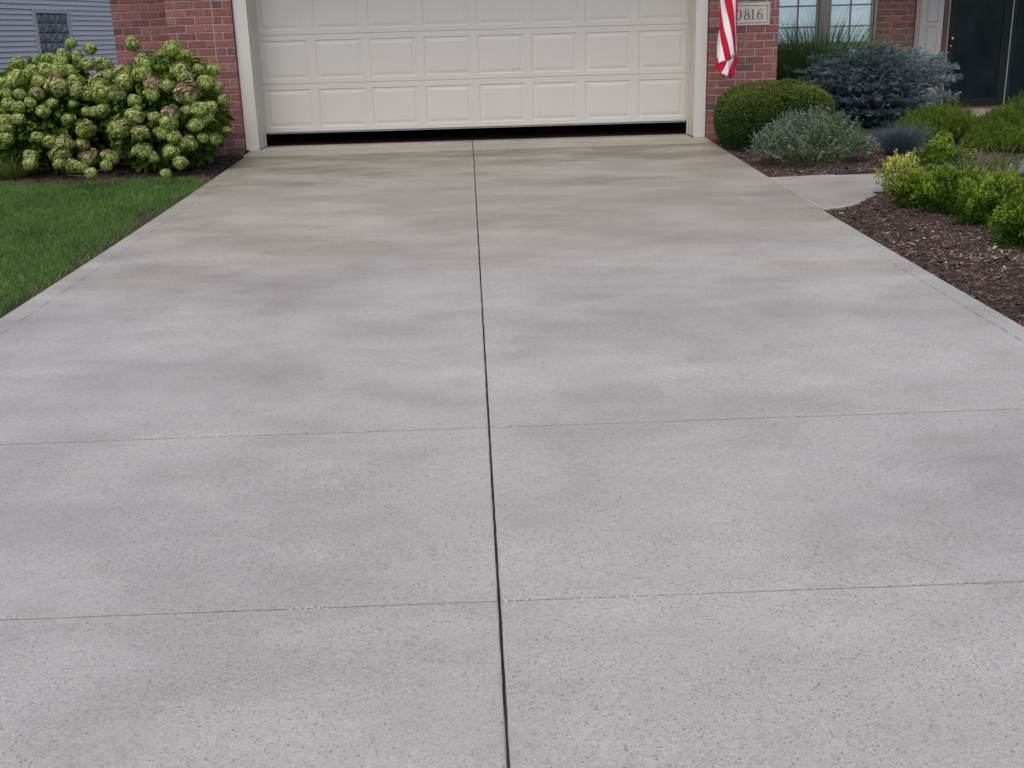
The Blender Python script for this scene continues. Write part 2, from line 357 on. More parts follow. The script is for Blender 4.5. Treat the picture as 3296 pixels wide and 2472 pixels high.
DX0, DX1, SEAM = -.08, 5.03, 2.49
def seamx(y): return 2.392 - .0117*y
def slab(mb, x0, x1, y0, y1, top=0.0, depth=.11, r=.007, ry=None, ny=None, g0=.0, g1=.0, f=None, e0=None, e1=None, jag=0.0):
    """a concrete panel following the fall of the drive, with tooled (rounded) edges"""
    ny = ny or max(2, int(abs(y1-y0)/.4)); ys = np.linspace(y0, y1, ny+1); z = (f or zg)
    prof = [(x0, -depth), (x0, -r*1.1), (x0+r*.35, -r*.3), (x0+r, 0), (x1-r, 0), (x1-r*.35, -r*.3), (x1, -r*1.1), (x1, -depth)]
    rows = []
    q = ry or r
    ysx = [y0, y0+q*.35] + [y0+q] + list(ys[1:-1]) + [y1-q] + [y1-q*.35, y1]
    dz = [-q*1.1, -q*.3, 0] + [0]*(len(ys)-2) + [0, -q*.3, -q*1.1]
    for y, d in zip(ysx, dz):
        a0 = (e0(y) - x0) if e0 else 0.0; a1 = (e1(y) - x1) if e1 else 0.0
        for j, (x, pz) in enumerate(prof):
            jx = (a0 if j < 4 else a1) + (random.gauss(0, jag) * (1 if j in (1, 2, 5, 6) else .4) if jag and ((j < 4 and e0) or (j > 3 and e1)) else 0)
            rows.append((x + jx, y, float(z(y)) + top + (pz + d if pz > -depth else pz)))
    k = len(prof); n = len(ysx); F = [(i*k+j, i*k+j+1, (i+1)*k+j+1, (i+1)*k+j) for i in range(n-1) for j in range(k-1)]
    F += [(0, 7, 6, 1), (1, 6, 5, 2), (2, 5, 4, 3)]; o = (n-1)*k; F += [(o+a, o+b, o+c, o+d) for a, b, c, d in ((7, 0, 1, 6), (6, 1, 2, 5), (5, 2, 3, 4))]
    mb.add(rows, F)
dr = MB(); JY = [-.82, -3.24, -6.18, -9.15, -10.44, -13.5, -16.6]
for a, b in zip(JY[:-1], JY[1:]):
    gj = .0022
    for x0, x1, e0_, e1_ in ((DX0, SEAM-.0036, None, lambda y: seamx(y)-.0034), (SEAM+.0036, DX1, lambda y: seamx(y)+.0034, None)):
        g_ = .0007 if a in (-3.24, -6.18) else (.0052 if a == -9.15 else .0036); h_ = .0007 if b in (-3.24, -6.18) else (.0052 if b == -9.15 else .0036)
        slab(dr, x0, x1, b+h_, a-g_, r=.0045, ry=.0008, ny=max(2, int((a-b)/.05)), e0=e0_, e1=e1_, jag=.0006)
drive = dr.build('driveway', M['drive']); tag(drive, kind='structure')
# score line cut 12 cm in from each edge and dark joint filler below the gaps
jf = MB(); ys_ = np.linspace(-16.5, -.85, 160)
for y0, y1 in zip(ys_[:-1], ys_[1:]):
    zz = random.uniform(-.018, -.008); jf.add([(seamx(y0)-.03, y0, float(zg(y0))+zz), (seamx(y0)+.03, y0, float(zg(y0))+zz), (seamx(y1)+.03, y1, float(zg(y1))+zz), (seamx(y1)-.03, y1, float(zg(y1))+zz)], [(0, 1, 2, 3)])

for y in JY[1:]: jf.add([(DX0+.02, y-.02, float(zg(y))-.016), (seamx(y)-.04, y-.02, float(zg(y))-.016), (seamx(y)-.04, y+.02, float(zg(y))-.016), (DX0+.02, y+.02, float(zg(y))-.016)], [(0, 1, 2, 3)]); jf.add([(seamx(y)+.04, y-.02, float(zg(y))-.016), (DX1-.02, y-.02, float(zg(y))-.016), (DX1-.02, y+.02, float(zg(y))-.016), (seamx(y)+.04, y+.02, float(zg(y))-.016)], [(0, 1, 2, 3)])
tag(jf.build('driveway_joint', M['joint']), kind='structure'); jf = MB()
for x, ya, yb in ((.055, -8.3, -2.7), (4.91, -9.0, -6.4)):
    ys = np.linspace(ya, yb, 70); k = 0
    for y0, y1 in zip(ys[:-1], ys[1:]):
        wv = .0009 + .0007*math.sin(k*1.7); dx = .002*math.sin(k*.6); k += 1
        jf.add([(x-wv+dx, y0, float(zg(y0))+.003), (x+wv+dx, y0, float(zg(y0))+.003), (x+wv+dx, y1, float(zg(y1))+.003), (x-wv+dx, y1, float(zg(y1))+.003)], [(0, 1, 2, 3)])
tag(jf.build('score_line', M['line']), kind='structure')
# pale crumbs of lime in the cross joints
cm = MB()
for y, spans in ((-10.44, ((2.52, 2.62), (2.70, 3.05), (1.95, 2.12))), (-9.15, ((2.40, 2.48), (2.52, 2.60), (1.9, 1.96))), (-6.18, ((1.4, 1.5),))):
    for a, b in spans:
        for _ in range(int((b-a)*130)):
            x = random.uniform(a, b); yy = y + random.gauss(0, .004); s = random.uniform(.0012, .0030); z = float(zg(yy)) - .0015
            cm.cbox((x-s, yy-s*.8, z-.003), (x+s, yy+s*.8, z+.0025), s*.35, jit=s*.2)
tag(cm.build('joint_grit', M['crumb']), kind='stuff')
# apron: curb strip and garage slab
ap = MB()
def flatz(y): return -.004 if y > -.42 else -.006 - (-.42-y)*.055
slab(ap, .012, 2.393-.004, -.40, -.012, f=lambda y: -.001, r=.008, depth=.1); slab(ap, 2.393+.004, 4.872, -.40, -.012, f=lambda y: -.001, r=.008, depth=.1)
tag(ap.build('garage_threshold', M['walk']), kind='structure')
cu_ = MB(); slab(cu_, -.10, 2.397-.0035, -.815, -.404, f=lambda y: flatz(y), r=.008, depth=.1); slab(cu_, 2.397+.0035, 5.02, -.815, -.404, f=lambda y: flatz(y), r=.008, depth=.1)
tag(cu_.build('apron_strip', M['curb']), kind='structure')
gf = MB(); gf.box((-.6, -.012, -.2), (5.6, 6.0, -.012)); tag(gf.build('garage_floor', M['garage_floor']), kind='structure')

# walkway
up = [(5.034, -3.246), (5.39, -3.21), (6.01, -3.17), (6.6, -3.1), (7.3, -2.85), (8.0, -2.2), (8.6, -1.2), (8.9, -.3), (9.0, .92)]
lo = [(5.034, -4.83), (5.16, -4.79), (5.36, -4.66), (5.65, -4.30), (6.35, -3.66), (7.7, -3.6), (8.8, -2.9), (9.6, -1.6), (10.1, .92)]
def resamp(p, n):
    p = np.array(p); d = np.concatenate([[0], np.cumsum(np.linalg.norm(np.diff(p, axis=0), axis=1))]); t = np.linspace(0, d[-1], n)
    return np.stack([np.interp(t, d, p[:, 0]), np.interp(t, d, p[:, 1])], 1)
wk = MB(); U_ = resamp(up, 40); L_ = resamp(lo, 40); U_[0] = up[0]; V = []
def wz(x, y): return float(zg(y)) + max(0, (x - 8.0)) * .012
for k in range(40):
    for q, dz in ((U_[k], -.1), (U_[k], -.008), (U_[k]*.992+L_[k]*.008, 0), (L_[k]*.992+U_[k]*.008, 0), (L_[k], -.008), (L_[k], -.1)):
        V.append((q[0], q[1], wz(*q) + dz + .001))
wk.add(V, [(k*6+j+1, k*6+j, (k+1)*6+j, (k+1)*6+j+1) for k in range(39) for j in range(5)] )
tag(wk.build('walkway', M['walk']), kind='structure')
wj = MB(); sheet(wj, [5.0265, 5.0385], np.linspace(-4.80, -3.27, 30), .0016); tag(wj.build('walkway_joint', M['sand']), kind='structure')
pf = MB(); pf.cbox((7.9, .95, -.1), (11.5, 2.06, .05), .01); tag(pf.build('porch_floor', M['walk']), kind='structure')

# planting beds
def inpoly(P, poly):
    x, y = P[:, 0], P[:, 1]; r = np.zeros(len(P), bool); n = len(poly)
    for i in range(n):
        x0, y0 = poly[i]; x1, y1 = poly[(i+1) % n]
        c = ((y0 > y) != (y1 > y)) & (x < (x1-x0) * (y-y0) / (y1-y0+1e-12) + x0); r ^= c
    return r
walkpoly = up + lo[::-1]
def bedz(x, y):
    d = np.minimum(np.maximum(x - 5.05, 0), 1.2)
    return zg(y) - .022 + .035 * np.sin(d / 1.2 * math.pi / 2) + .008*np.sin(x*9+y*5)*np.sin(y*7-x*3)
def bed(name, xs, ys, zf, mat_, kind='structure'):
    X, Y = np.meshgrid(xs, ys); Z = zf(X, Y); V = np.stack([X, Y, Z], 2).reshape(-1, 3); nx = len(xs)
    i = np.arange((len(ys)-1)*nx).reshape(-1, nx)[:, :-1].ravel()[:, None]; F = i + [[0, 1, nx+1, nx]]
    c = V[F].mean(1); keep = ~inpoly(c[:, :2] , [(a[0], a[1]) for a in [(5.0,-3.3),(6,-3.25),(7.3,-2.95),(8.1,-2.25),(8.7,-1.2),(9.0,.9),(10.0,.9),(9.5,-1.6),(8.7,-2.8),(7.7,-3.5),(6.35,-3.55),(5.65,-4.2),(5.3,-4.6),(5.0,-4.75)]]) if name == 'mulch_bed' and xs[0] > 4 else np.ones(len(F), bool)
    b = MB(); b.add(V, F[keep], .5); return tag(b.build(name, mat_), kind=kind)
bed('mulch_bed', np.arange(5.03, 12.5, .12), np.arange(-10.2, 2.1, .12), bedz, M['soil'])
def leftz(x, y): return zg(y) - .028 + .006*np.sin(x*11+y*4)*np.sin(y*9)
bed('mulch_bed', np.arange(-4.0, -.07, .12), np.arange(-2.5, -.3, .11), leftz, M['soil'])
bed('lawn_soil', np.arange(-14, -.07, .16), np.arange(-16, -1.9, .16), lambda x, y: zg(y) - .032 + .006*np.sin(x*7)*np.sin(y*6), M['turf'])

def chips(name, P, zf, size, mat_, tscale=1.0, flat=.45):
    n = len(P); z = zf(P[:, 0], P[:, 1]); C = np.stack([P[:, 0], P[:, 1], z + rng.uniform(.001, .012, n)], 1)
    a = rng.uniform(0, 2*math.pi, n); a = np.where(rng.random(n) < .5, rng.normal(.5, .5, n), a)
    D = np.stack([np.cos(a), np.sin(a), rng.normal(0, flat*.6, n)], 1); N = np.stack([rng.normal(0, flat, n), rng.normal(0, flat, n), np.ones(n)], 1)
    D = unit(D); N = unit(N - (N*D).sum(1, keepdims=True)*D); B = np.cross(N, D)
    L = rng.gamma(2.5, size/2.5, n)[:, None].clip(.005, .06); W = L * rng.uniform(.2, .55, (n, 1)); H = np.minimum(W, .006)*.6
    t = rng.random(n)**1.2 * tscale
    if tscale == 1.0: t = np.clip(t + .10*np.exp(-(((P[:, 0]-5.62)/.32)**2 + ((P[:, 1]-6.9*-1)/.8)**2)) + .06*np.sin(P[:, 0]*3.1)*np.sin(P[:, 1]*2.3), 0, .995)
    V = np.stack([C-D*L*.5-B*W*.4, C+D*L*.5-B*W*.5, C+D*L*.5*rng.uniform(.7,1,(n,1))+B*W*.5, C-D*L*.5+B*W*.5, C+N*H-D*L*.3, C+N*H+D*L*.3], 1).reshape(-1, 3)
    i = np.arange(n)[:, None]*6; b = MB()
    b.add(V, np.concatenate([i+[[0, 1, 5, 4]], i+[[2, 3, 4, 5]]]), np.tile(t, 2)); b.n -= len(V); b.V.pop()
    b.add(V, np.concatenate([i+[[3, 0, 4]], i+[[1, 2, 5]]]), np.tile(t, 2)); return b.build(name, mat_)
def scatter(n, x0, x1, y0, y1): return np.stack([rng.uniform(x0, x1, n), rng.uniform(y0, y1, n)], 1)
P = np.concatenate([scatter(100000, 5.035, 7.6, -9.4, -2.0), scatter(9000, 5.035, 6.4, -3.3, -.4), scatter(9000, 7.6, 11, -8, 0), scatter(3000, 5.035, 8, -10.1, -9)])
P = P[~inpoly(P, walkpoly)]
tag(chips('bark_mulch', P, bedz, .0145, M['mulch']), kind='stuff')
P = scatter(16000, -3.2, -.09, -2.45, -.35); P = P[P[:, 1] > -2.10 - .06*np.sin(P[:, 0]*4) - .3*(P[:, 0] + 1.2).clip(-.2, 1)*.4]
tag(chips('bark_mulch', P, leftz, .015, M['mulch'], .72), kind='stuff')

# pale stones lying on the mulch
for k, (x, y, s) in enumerate([(5.60, -7.45, .026), (6.33, -7.45, .02), (5.13, -4.98, .018), (5.17, -2.95, .013), (5.36, -3.28, .012), (5.57, -7.15, .012), (-.39, -1.0, .014), (-.31, -1.25, .012), (-.42, -1.55, .011), (5.08, -.95, .013), (5.14, -1.02, .011)]):
    b = MB(); n = 9
    for lat, rr in ((-.5, .7), (0, 1), (.5, .72)): pass
    V = []
    for i, (h, rr) in enumerate(((-.6, .5), (-.1, .95), (.35, .8), (.6, .35))):
        for q in range(7):
            a = q*2*math.pi/7 + i*.3; j = random.uniform(.85, 1.15); V.append((math.cos(a)*rr*s*j*1.3, math.sin(a)*rr*s*j*.8, h*s*.6))
    b.add(V, [(i*7+q, i*7+(q+1) % 7, (i+1)*7+(q+1) % 7, (i+1)*7+q) for i in range(3) for q in range(7)], .5); b.add([V[21+q] for q in range(7)], [tuple(range(7))], .5)
    zf = bedz if x > 0 else leftz
    o = b.build('pebble', M['crumb'], loc=(x, y, float(zf(np.array(x), np.array(y))) + s*.45), smooth=True)
    o['group'] = 'pale stones on the mulch'; o['category'] = 'stone'
    o['label'] = ['largest white stone on the right mulch bed near the driveway edge', 'white stone lying farthest right on the mulch bed', 'white stone at the corner of mulch, walkway and driveway', 'small white stone on mulch in front of the lavender shrub', 'small white stone at the walkway edge below the lavender shrub', 'small pale stone just behind the largest white stone',
        'white speck of stone on the left bed nearest the brick', 'white stone on the left bed between brick and grass', 'small white stone on the left bed nearest the hydrangea', 'pale stone at the foot of the right brick pier', 'pale stone in front of the dark boxwood near the pier'][k]

# lawn
def bedline(x): return -2.10 - .05*np.sin(x*3.3) - .15*np.clip(x+.9, 0, .9)
P = np.concatenate([scatter(150000, -3.4, -.10, -8.6, -1.95), scatter(50000, -7, -.10, -12, -2.0)])
ok = (P[:, 1] < bedline(P[:, 0])) & (P[:, 0] < -.095)
def patch(cx, cy, rx, ry): return ((P[:, 0]-cx)/rx)**2 + ((P[:, 1]-cy)/ry)**2
bare = np.clip(1.10 - (-.10 - P[:, 0])/(.06 + .035*np.sin(P[:, 1]*2.3) + .03*np.sin(P[:, 1]*7)), 0, .93) + np.exp(-patch(-.22, -4.1, .09, .55)) * .97 + np.exp(-patch(-1.25, -5.0, .45, .22))*.6 + np.exp(-patch(-.20, -5.8, .06, .8))*.6 + np.exp(-patch(-1.6, -5.6, .3, .2))*.35
ok &= rng.random(len(P)) > bare
P = P[ok]; n = len(P)
cl = .5 + .5*np.sin(P[:, 0]*5.1+np.sin(P[:, 1]*3.7)*2)*np.sin(P[:, 1]*4.3+np.cos(P[:, 0]*2.9)*2)
gb = MB(); root = np.stack([P[:, 0], P[:, 1], zg(P[:, 1])-.035], 1)
D = np.stack([rng.normal(0, .55, n), rng.normal(0, .55, n), np.ones(n)], 1)
blades(gb, root, D, rng.uniform(.035, .075, n)*(.8+.35*cl), rng.uniform(.0025, .0045, n), np.clip(rng.beta(2, 3, n)*.9 + (rng.random(n) < .035)*.6, 0, 1), rng.uniform(.2, .9, n), seg=2)
tag(gb.build('lawn_grass', M['grass']), kind='stuff')

# ------------------------------------------------------------------ the brick house
HZ = 2.9
house = empty('brick_house', (2.5, 0, 0), 'red brick house with wide white garage door, grid window and dark front door', 'house')
BH, BL, MJ, BT = .0812, .2065, .0105, .09
def brickrow(mb, x0, x1, yf, z0, z1, shift=0, thick=.09, ends=None, dark=0.0):
    """bricks between x0 and x1 laid in running bond, face at y = yf (towards -y)"""
    k = 0; z = z0
    while z < z1:
        off = 0 if (k + shift) % 2 == 0 else BL/2
        x = x0 - off
        while x < x1 - .02:
            a = max(x, x0); b = min(x + BL - MJ, x1)
            if b - a > .03:
                t = random.random(); t = 1 - (1-t)*.3 if random.random() < dark else t*.85
                j = random.uniform(-.0025, .0025)
                mb.cbox((a, yf + j, z), (b, yf + thick, z + BH - MJ), .004, T=t, jit=.0012)
            x += BL
        z += BH; k += 1
def brickside(mb, xf, y0, y1, z0, z1, sign, shift=0):
    """same along y; face at x = xf looking towards sign*x"""
    k = 0; z = z0
    while z < z1:
        off = 0 if (k + shift) % 2 == 0 else BL/2; y = y0 - off
        while y < y1 - .02:
            a = max(y, y0); b = min(y + BL - MJ, y1)
            if b - a > .03:
                lo_, hi_ = (xf - .09, xf) if sign > 0 else (xf, xf + .09)
                mb.cbox((lo_, a, z), (hi_, b, z + BH - MJ), .004, T=random.random()*.85, jit=.001)
            y += BL
        z += BH; k += 1
ZB = -.112
# right pier: corner strip of headers beside the trim, then running bond
def pier(name, fn, core):
    b = MB(); fn(b); w_ = b.build(name, M['brick'], house)
    c = MB()
    for a_, b_ in core: c.box(a_, b_)
    c.build('mortar', M['mortar'], w_, loc=(0, 0, 0)); return w_
def strip(mb, x0, x1, yf, k0=0):
    z = ZB; k = k0
    while z < HZ:
        if k % 2: mb.cbox((x0, yf, z), (x1, yf+.09, z+BH-MJ), .004, T=random.random()*.9, jit=.001)
        else:
            xm = (x0+x1)/2 + random.uniform(-.01, .01)
            mb.cbox((x0, yf, z), (xm-MJ/2, yf+.09, z+BH-MJ), .004, T=random.random()*.9, jit=.001); mb.cbox((xm+MJ/2, yf, z), (x1, yf+.09, z+BH-MJ), .004, T=random.random()*.9, jit=.001)
        z += BH; k += 1
def rp(b):
    # leave a pocket for the address stone (x 5.24..5.685, z 1.17..1.42)
    z = ZB; k = 0
    while z < HZ:
        x = 5.022 - (0 if k % 2 else BL/2)
        while x < 5.78:
            a = max(x, 5.022); e = min(x+BL-MJ, 5.785)
            zc = z + BH/2
            if 1.165 < zc < 1.43:
                if a < 5.685 and e > 5.255:
                    if a < 5.22: e = 5.25
                    elif e > 5.70: a = 5.690
                    else: x += BL; continue
            if e - a > .025: b.cbox((a, -.46+random.uniform(-.002, .002), z), (e, -.37, z+BH-MJ), .004, T=(random.random()*.85 if random.random() > .13 else random.uniform(.88, 1)), jit=.0012)
            x += BL
        z += BH; k += 1
    brickside(b, 5.785, -.36, 2.1, ZB, HZ, 1)
pier('pier_wall', rp, [((5.026, -.455, ZB-.1), (5.779, -.372, HZ)), ((5.70, -.372, ZB-.1), (5.779, 2.1, HZ))])
def lp(b):
    strip(b, -.352, -.145, -.46); brickrow(b, -.855, -.365, -.46, ZB, HZ, 1, dark=.12); brickside(b, -.855, -.36, -.06, ZB, HZ, -1)
pier('pier_wall', lp, [((-.850, -.455, ZB-.1), (-.15, -.372, HZ)), ((-.850, -.372, ZB-.1), (-.77, -.06, HZ))])
def lw(b):
    brickrow(b, -1.555, -.86, -.06, ZB, HZ, 0, dark=.2); brickside(b, -1.555, .04, 8, ZB, HZ, -1)
pier('side_wall', lw, [((-1.549, -.055, ZB-.1), (-.862, .03, HZ)), ((-1.549, .03, ZB-.1), (-1.46, 8, HZ))])
# entry wall with window opening x 5.95..7.70 z .90..2.3
WX0, WX1, WZ0, WZ1, EY = 5.98, 7.745, .885, 2.35, 2.10
def ew(b):
    brickrow(b, 5.80, 8.25, EY, ZB, WZ0-.09, 0, dark=.15); brickrow(b, WX1+.012, 8.25, EY, ZB + BH*math.ceil((WZ0-.09-ZB)/BH), HZ, 1, dark=.2)
    brickrow(b, 5.80, WX0-.01, EY, ZB + BH*math.ceil((WZ0-.09-ZB)/BH), HZ, 1); brickrow(b, WX0, WX1, EY, WZ1+.02, HZ, 0)
    x = WX0 - .02
    while x < WX1: b.cbox((x, EY-.025, WZ0-.085), (x+.098, EY+.09, WZ0-.012), .004, jit=.001); x += .108      # rowlock sill
pier('entry_wall', ew, [((5.80, EY+.006, ZB-.1), (8.245, EY+.085, WZ0-.09)), ((WX1+.012, EY+.006, WZ0-.09), (8.245, EY+.085, HZ)), ((5.80, EY+.006, WZ0-.09), (WX0-.01, EY+.085, HZ)), ((WX0-.01, EY+.006, WZ1+.02), (WX1+.012, EY+.085, HZ))])
ew2 = MB(); brickrow(ew2, 10.45, 12.5, EY, ZB, HZ, 0); ew2o = ew2.build('entry_wall', M['brick'], house); c = MB(); c.box((10.455, EY+.006, ZB-.1), (12.5, EY+.085, HZ)); c.build('mortar', M['mortar'], ew2o, loc=(0, 0, 0))

def bx(name, a, b, mat_, parent, bev=.003, loc=None):
    m_ = MB(); m_.box(a, b); return m_.build(name, mat_, parent, bevel=bev, loc=loc)
# jamb trims
for x0, x1, inner in ((-.140, .007, 1), (4.884, 5.014, -1)):
    b = MB(); b.box((x0, -.415, -.005), (x1, -.392, 2.32))
    if inner > 0: b.box((x1-.020, -.392, -.001), (x1, .0, 2.30))
    else: b.box((x0, -.392, -.001), (x0+.020, .0, 2.30))
    t_ = b.build('door_trim', M['trim'], house, bevel=.004)
    s_ = MB()
    if inner > 0: s_.box((x1+.0005, -.06, 0), (x1+.014, -.025, 2.2)); s_.box((x1+.0005, -.20, 0), (x1+.006, -.06, 2.2))
    else: s_.box((x0-.014, -.06, 0), (x0-.0005, -.025, 2.2)); s_.box((x0-.006, -.20, 0), (x0-.0005, -.06, 2.2))
    s_.build('stop_moulding', M['stop'], t_, bevel=.002, loc=(0, 0, 0))
bx('door_header', (-.140, -.415, 2.325), (5.014, -.392, 2.62), M['trim'], house); bx('lintel_soffit', (.01, -.39, 2.25), (4.87, 0.05, 2.30), M['trim'], house)
br = MB(); brickrow(br, -.855, 5.785, -.46, 2.63, HZ, 0); br.build('lintel_brick', M['brick'], house)
# garage door
DW, ZD, SH = 4.877, .151, .533
gd = MB(); gd.box((.01, .006, ZD-.004), (DW-.01, .040, ZD+.0)); gd.box((.01, .012, ZD-.016), (DW-.01, .034, ZD-.009))
gdo = gd.build('garage_door', M['retainer'], house)
sb = MB(); sb.box((.012, .010, ZD-.0085), (DW-.012, .036, ZD-.0045)); sb.build('bottom_seal', M['seal'], gdo, loc=(0, 0, 0))
NP = 8
def section(z0):
    b = MB(); top = z0 + SH - .002; pw = DW/NP; mx_ = .047; pb, pt_ = z0+.052, z0+SH-.062
    def Q(x0, z0_, x1, z1_, y=0.0): b.add([(x0, y, z0_), (x1, y, z0_), (x1, y, z1_), (x0, y, z1_)], [(0, 1, 2, 3)])
    e = .0035
    Q(.0, z0+e, DW, pb); Q(.0, pt_, DW, top-e)
    xs = [i*pw for i in range(NP)]
    Q(0, pb, xs[0]+mx_, pt_)
    for i in range(NP): Q(xs[i]+pw-mx_, pb, (xs[i+1]+mx_) if i < NP-1 else DW, pt_)
    for x in xs:
        rects = [(0, 0.0), (.006, .0058), (.014, .0068), (.024, .0068), (.052, .0018), (.055, .0014)]
        R = [[(x+mx_+i_, d, pb+i_), (x+pw-mx_-i_, d, pb+i_), (x+pw-mx_-i_, d, pt_-i_), (x+mx_+i_, d, pt_-i_)] for i_, d in rects]
        V = [v for r in R for v in r]; F = []
        for k in range(len(R)-1):
            for j in range(4): F.append((k*4+j, k*4+(j+1) % 4, (k+1)*4+(j+1) % 4, (k+1)*4+j))
        o = (len(R)-1)*4; F.append((o, o+1, o+2, o+3)); b.add(V, F)
    # rolled top and bottom edges, back and ends
    b.add([(0, 0, z0+e), (DW, 0, z0+e), (DW, e, z0), (0, e, z0)], [(3, 2, 1, 0)]); b.add([(0, 0, top-e), (DW, 0, top-e), (DW, e, top), (0, e, top)], [(0, 1, 2, 3)])
    b.add([(0, e, z0), (DW, e, z0), (DW, .045, z0), (0, .045, z0)], [(3, 2, 1, 0)]); b.add([(0, e, top), (DW, e, top), (DW, .045, top), (0, .045, top)], [(0, 1, 2, 3)])
    b.add([(0, .045, z0), (DW, .045, z0), (DW, .045, top), (0, .045, top)], [(3, 2, 1, 0)])
    return b
for k in range(4): section(ZD + .001 + k*SH).build('door_section', M['door'], gdo, loc=(0, 0, 0))
# garage shell behind the door
gs = MB(); gs.box((-.15, .06, -.01), (-.05, 6.0, 2.6)); gs.box((4.93, .06, -.01), (5.03, 6, 2.6)); gs.box((-.05, 5.9, -.01), (4.93, 6.0, 2.6)); gs.box((-.15, .06, 2.6), (5.03, 6.0, 2.7)); gs.box((-.14, .05, 2.2), (5.02, .06, 2.6))
gs.build('garage_interior', M['dark_room'], house)

# double casement window
wn = MB(); FY = EY + .02
def fr(mb, x0, z0, x1, z1, w_, y0, y1):
    mb.box((x0, y0, z0), (x0+w_, y1, z1)); mb.box((x1-w_, y0, z0), (x1, y1, z1)); mb.box((x0+w_, y0, z0), (x1-w_, y1, z0+w_)); mb.box((x0+w_, y0, z1-w_), (x1-w_, y1, z1))
fr(wn, WX0, WZ0, WX1, WZ1, .035, EY-.012, EY+.10)
wn.box((6.985, EY-.008, WZ0+.036), (7.109, EY+.10, WZ1-.036))
wno = wn.build('window', M['frame'], house, bevel=.003)
for x0, x1 in ((6.02, 6.98), (7.114, 7.705)):
    s_ = MB(); fr(s_, x0, WZ0+.037, x1, WZ1-.037, .030, EY+.015, EY+.06); so_ = s_.build('sash', M['frame'], wno, bevel=.003, loc=(0, 0, 0))
    mu = MB(); a, b_ = x0+.031, x1-.031
    vs = [6.42, 6.705] if x0 < 7 else [7.402]
    zs = [1.148, 1.413, 1.68, 1.95]
    if x0 < 7: vs = [6.435, 6.705]
    for x in vs: mu.box((x-.011, EY+.024, WZ0+.068), (x+.011, EY+.036, WZ1-.068))
    for z in zs:
        xx = [a] + vs + [b_]
        for p_, q_ in zip(xx[:-1], xx[1:]): mu.box((p_+(.0115 if p_ != a else 0), EY+.024, z-.010), (q_-(.0115 if q_ != b_ else 0), EY+.036, z+.010))
    mu.build('muntin', M['muntin'], wno, loc=(0, 0, 0))
    gl = MB(); gl.add([(a, EY+.042, WZ0+.066), (b_, EY+.042, WZ0+.066), (b_, EY+.042, WZ1-.066), (a, EY+.042, WZ1-.066)], [(0, 1, 2, 3)]); gl.build('pane', M['glass'], wno, loc=(0, 0, 0))
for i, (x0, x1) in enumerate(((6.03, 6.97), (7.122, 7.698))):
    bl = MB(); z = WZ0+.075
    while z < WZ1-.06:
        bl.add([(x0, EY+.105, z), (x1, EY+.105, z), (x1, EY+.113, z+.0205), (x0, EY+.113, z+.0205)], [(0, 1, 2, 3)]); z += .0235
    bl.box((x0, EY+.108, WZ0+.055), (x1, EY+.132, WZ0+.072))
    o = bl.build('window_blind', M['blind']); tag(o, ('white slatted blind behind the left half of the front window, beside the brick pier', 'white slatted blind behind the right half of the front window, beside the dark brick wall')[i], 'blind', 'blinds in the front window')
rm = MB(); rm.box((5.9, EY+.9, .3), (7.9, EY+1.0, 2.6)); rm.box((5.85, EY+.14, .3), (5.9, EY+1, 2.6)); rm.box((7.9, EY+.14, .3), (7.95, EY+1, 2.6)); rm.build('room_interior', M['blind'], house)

# entry: beige trim, white panelled board, maroon jamb, storm door, sidelight
bx('corner_trim', (8.256, EY-.03, .05), (8.322, EY+.06, 2.6), M['edge_trim'], house)
pn = MB(); px0, px1 = 8.328, 8.632; pn.box((px0, EY+.0, .05), (px1, EY+.05, 2.6)); pno = pn.build('entry_panel', M['panel'], house)
for z0, z1 in ((.15, .62), (.67, 1.135), (1.165, 1.75), (1.80, 2.4)):
    q = MB(); x0, x1 = px0+.075, px1-.060
    q.add([(x0, EY-.0005, z0), (x1, EY-.0005, z0), (x1, EY-.0005, z1), (x0, EY-.0005, z1), (x0+.02, EY-.014, z0+.02), (x1-.02, EY-.014, z0+.02), (x1-.02, EY-.014, z1-.02), (x0+.02, EY-.014, z1-.02), (x0+.04, EY-.004, z0+.04), (x1-.04, EY-.004, z0+.04), (x1-.04, EY-.004, z1-.04), (x0+.04, EY-.004, z1-.04)],
          [(0, 1, 5, 4), (1, 2, 6, 5), (2, 3, 7, 6), (3, 0, 4, 7), (4, 5, 9, 8), (5, 6, 10, 9), (6, 7, 11, 10), (7, 4, 8, 11), (8, 9, 10, 11)]); q.build('raised_panel', M['panel'], pno, loc=(0, 0, 0))
bx('door_jamb', (8.636, EY-.01, .05), (8.700, EY+.10, 2.5), M['maroon'], house)
bx('door_jamb', (8.702, EY+.005, .05), (8.722, EY+.10, 2.5), M['edge_trim'], house, .002)
ed = MB(); fr(ed, 8.724, .075, 9.545, 2.45, .095, EY+.02, EY+.06); edo = ed.build('front_door', M['dframe'], house, bevel=.004)
dg = MB(); dg.box((8.820, EY+.034, .171), (9.449, EY+.044, 2.354)); dg.build('door_glass', M['dglass'], edo, loc=(0, 0, 0))
eg = MB(); eg.box((9.549, EY+.0, .07), (9.566, EY+.10, 2.5)); eg.build('edge_strip', M['silver'], edo, loc=(0, 0, 0))
kn = MB(); kn.tube([(8.772, EY+.02, .955), (8.772, EY+.005, .955), (8.772, EY-.004, .955), (8.772, EY-.020, .955), (8.772, EY-.034, .955), (8.772, EY-.040, .955)], [.024, .024, .011, .024, .022, .004], 14)
lk = MB(); lk.tube([(8.772, EY+.02, .86), (8.772, EY+.008, .86), (8.772, EY+.004, .86)], [.014, .014, .003], 12); lk.build('door_lock', M['brass'], edo, loc=(0, 0, 0), smooth=True)
kn.build('door_knob', M['brass'], edo, loc=(0, 0, 0), smooth=True)
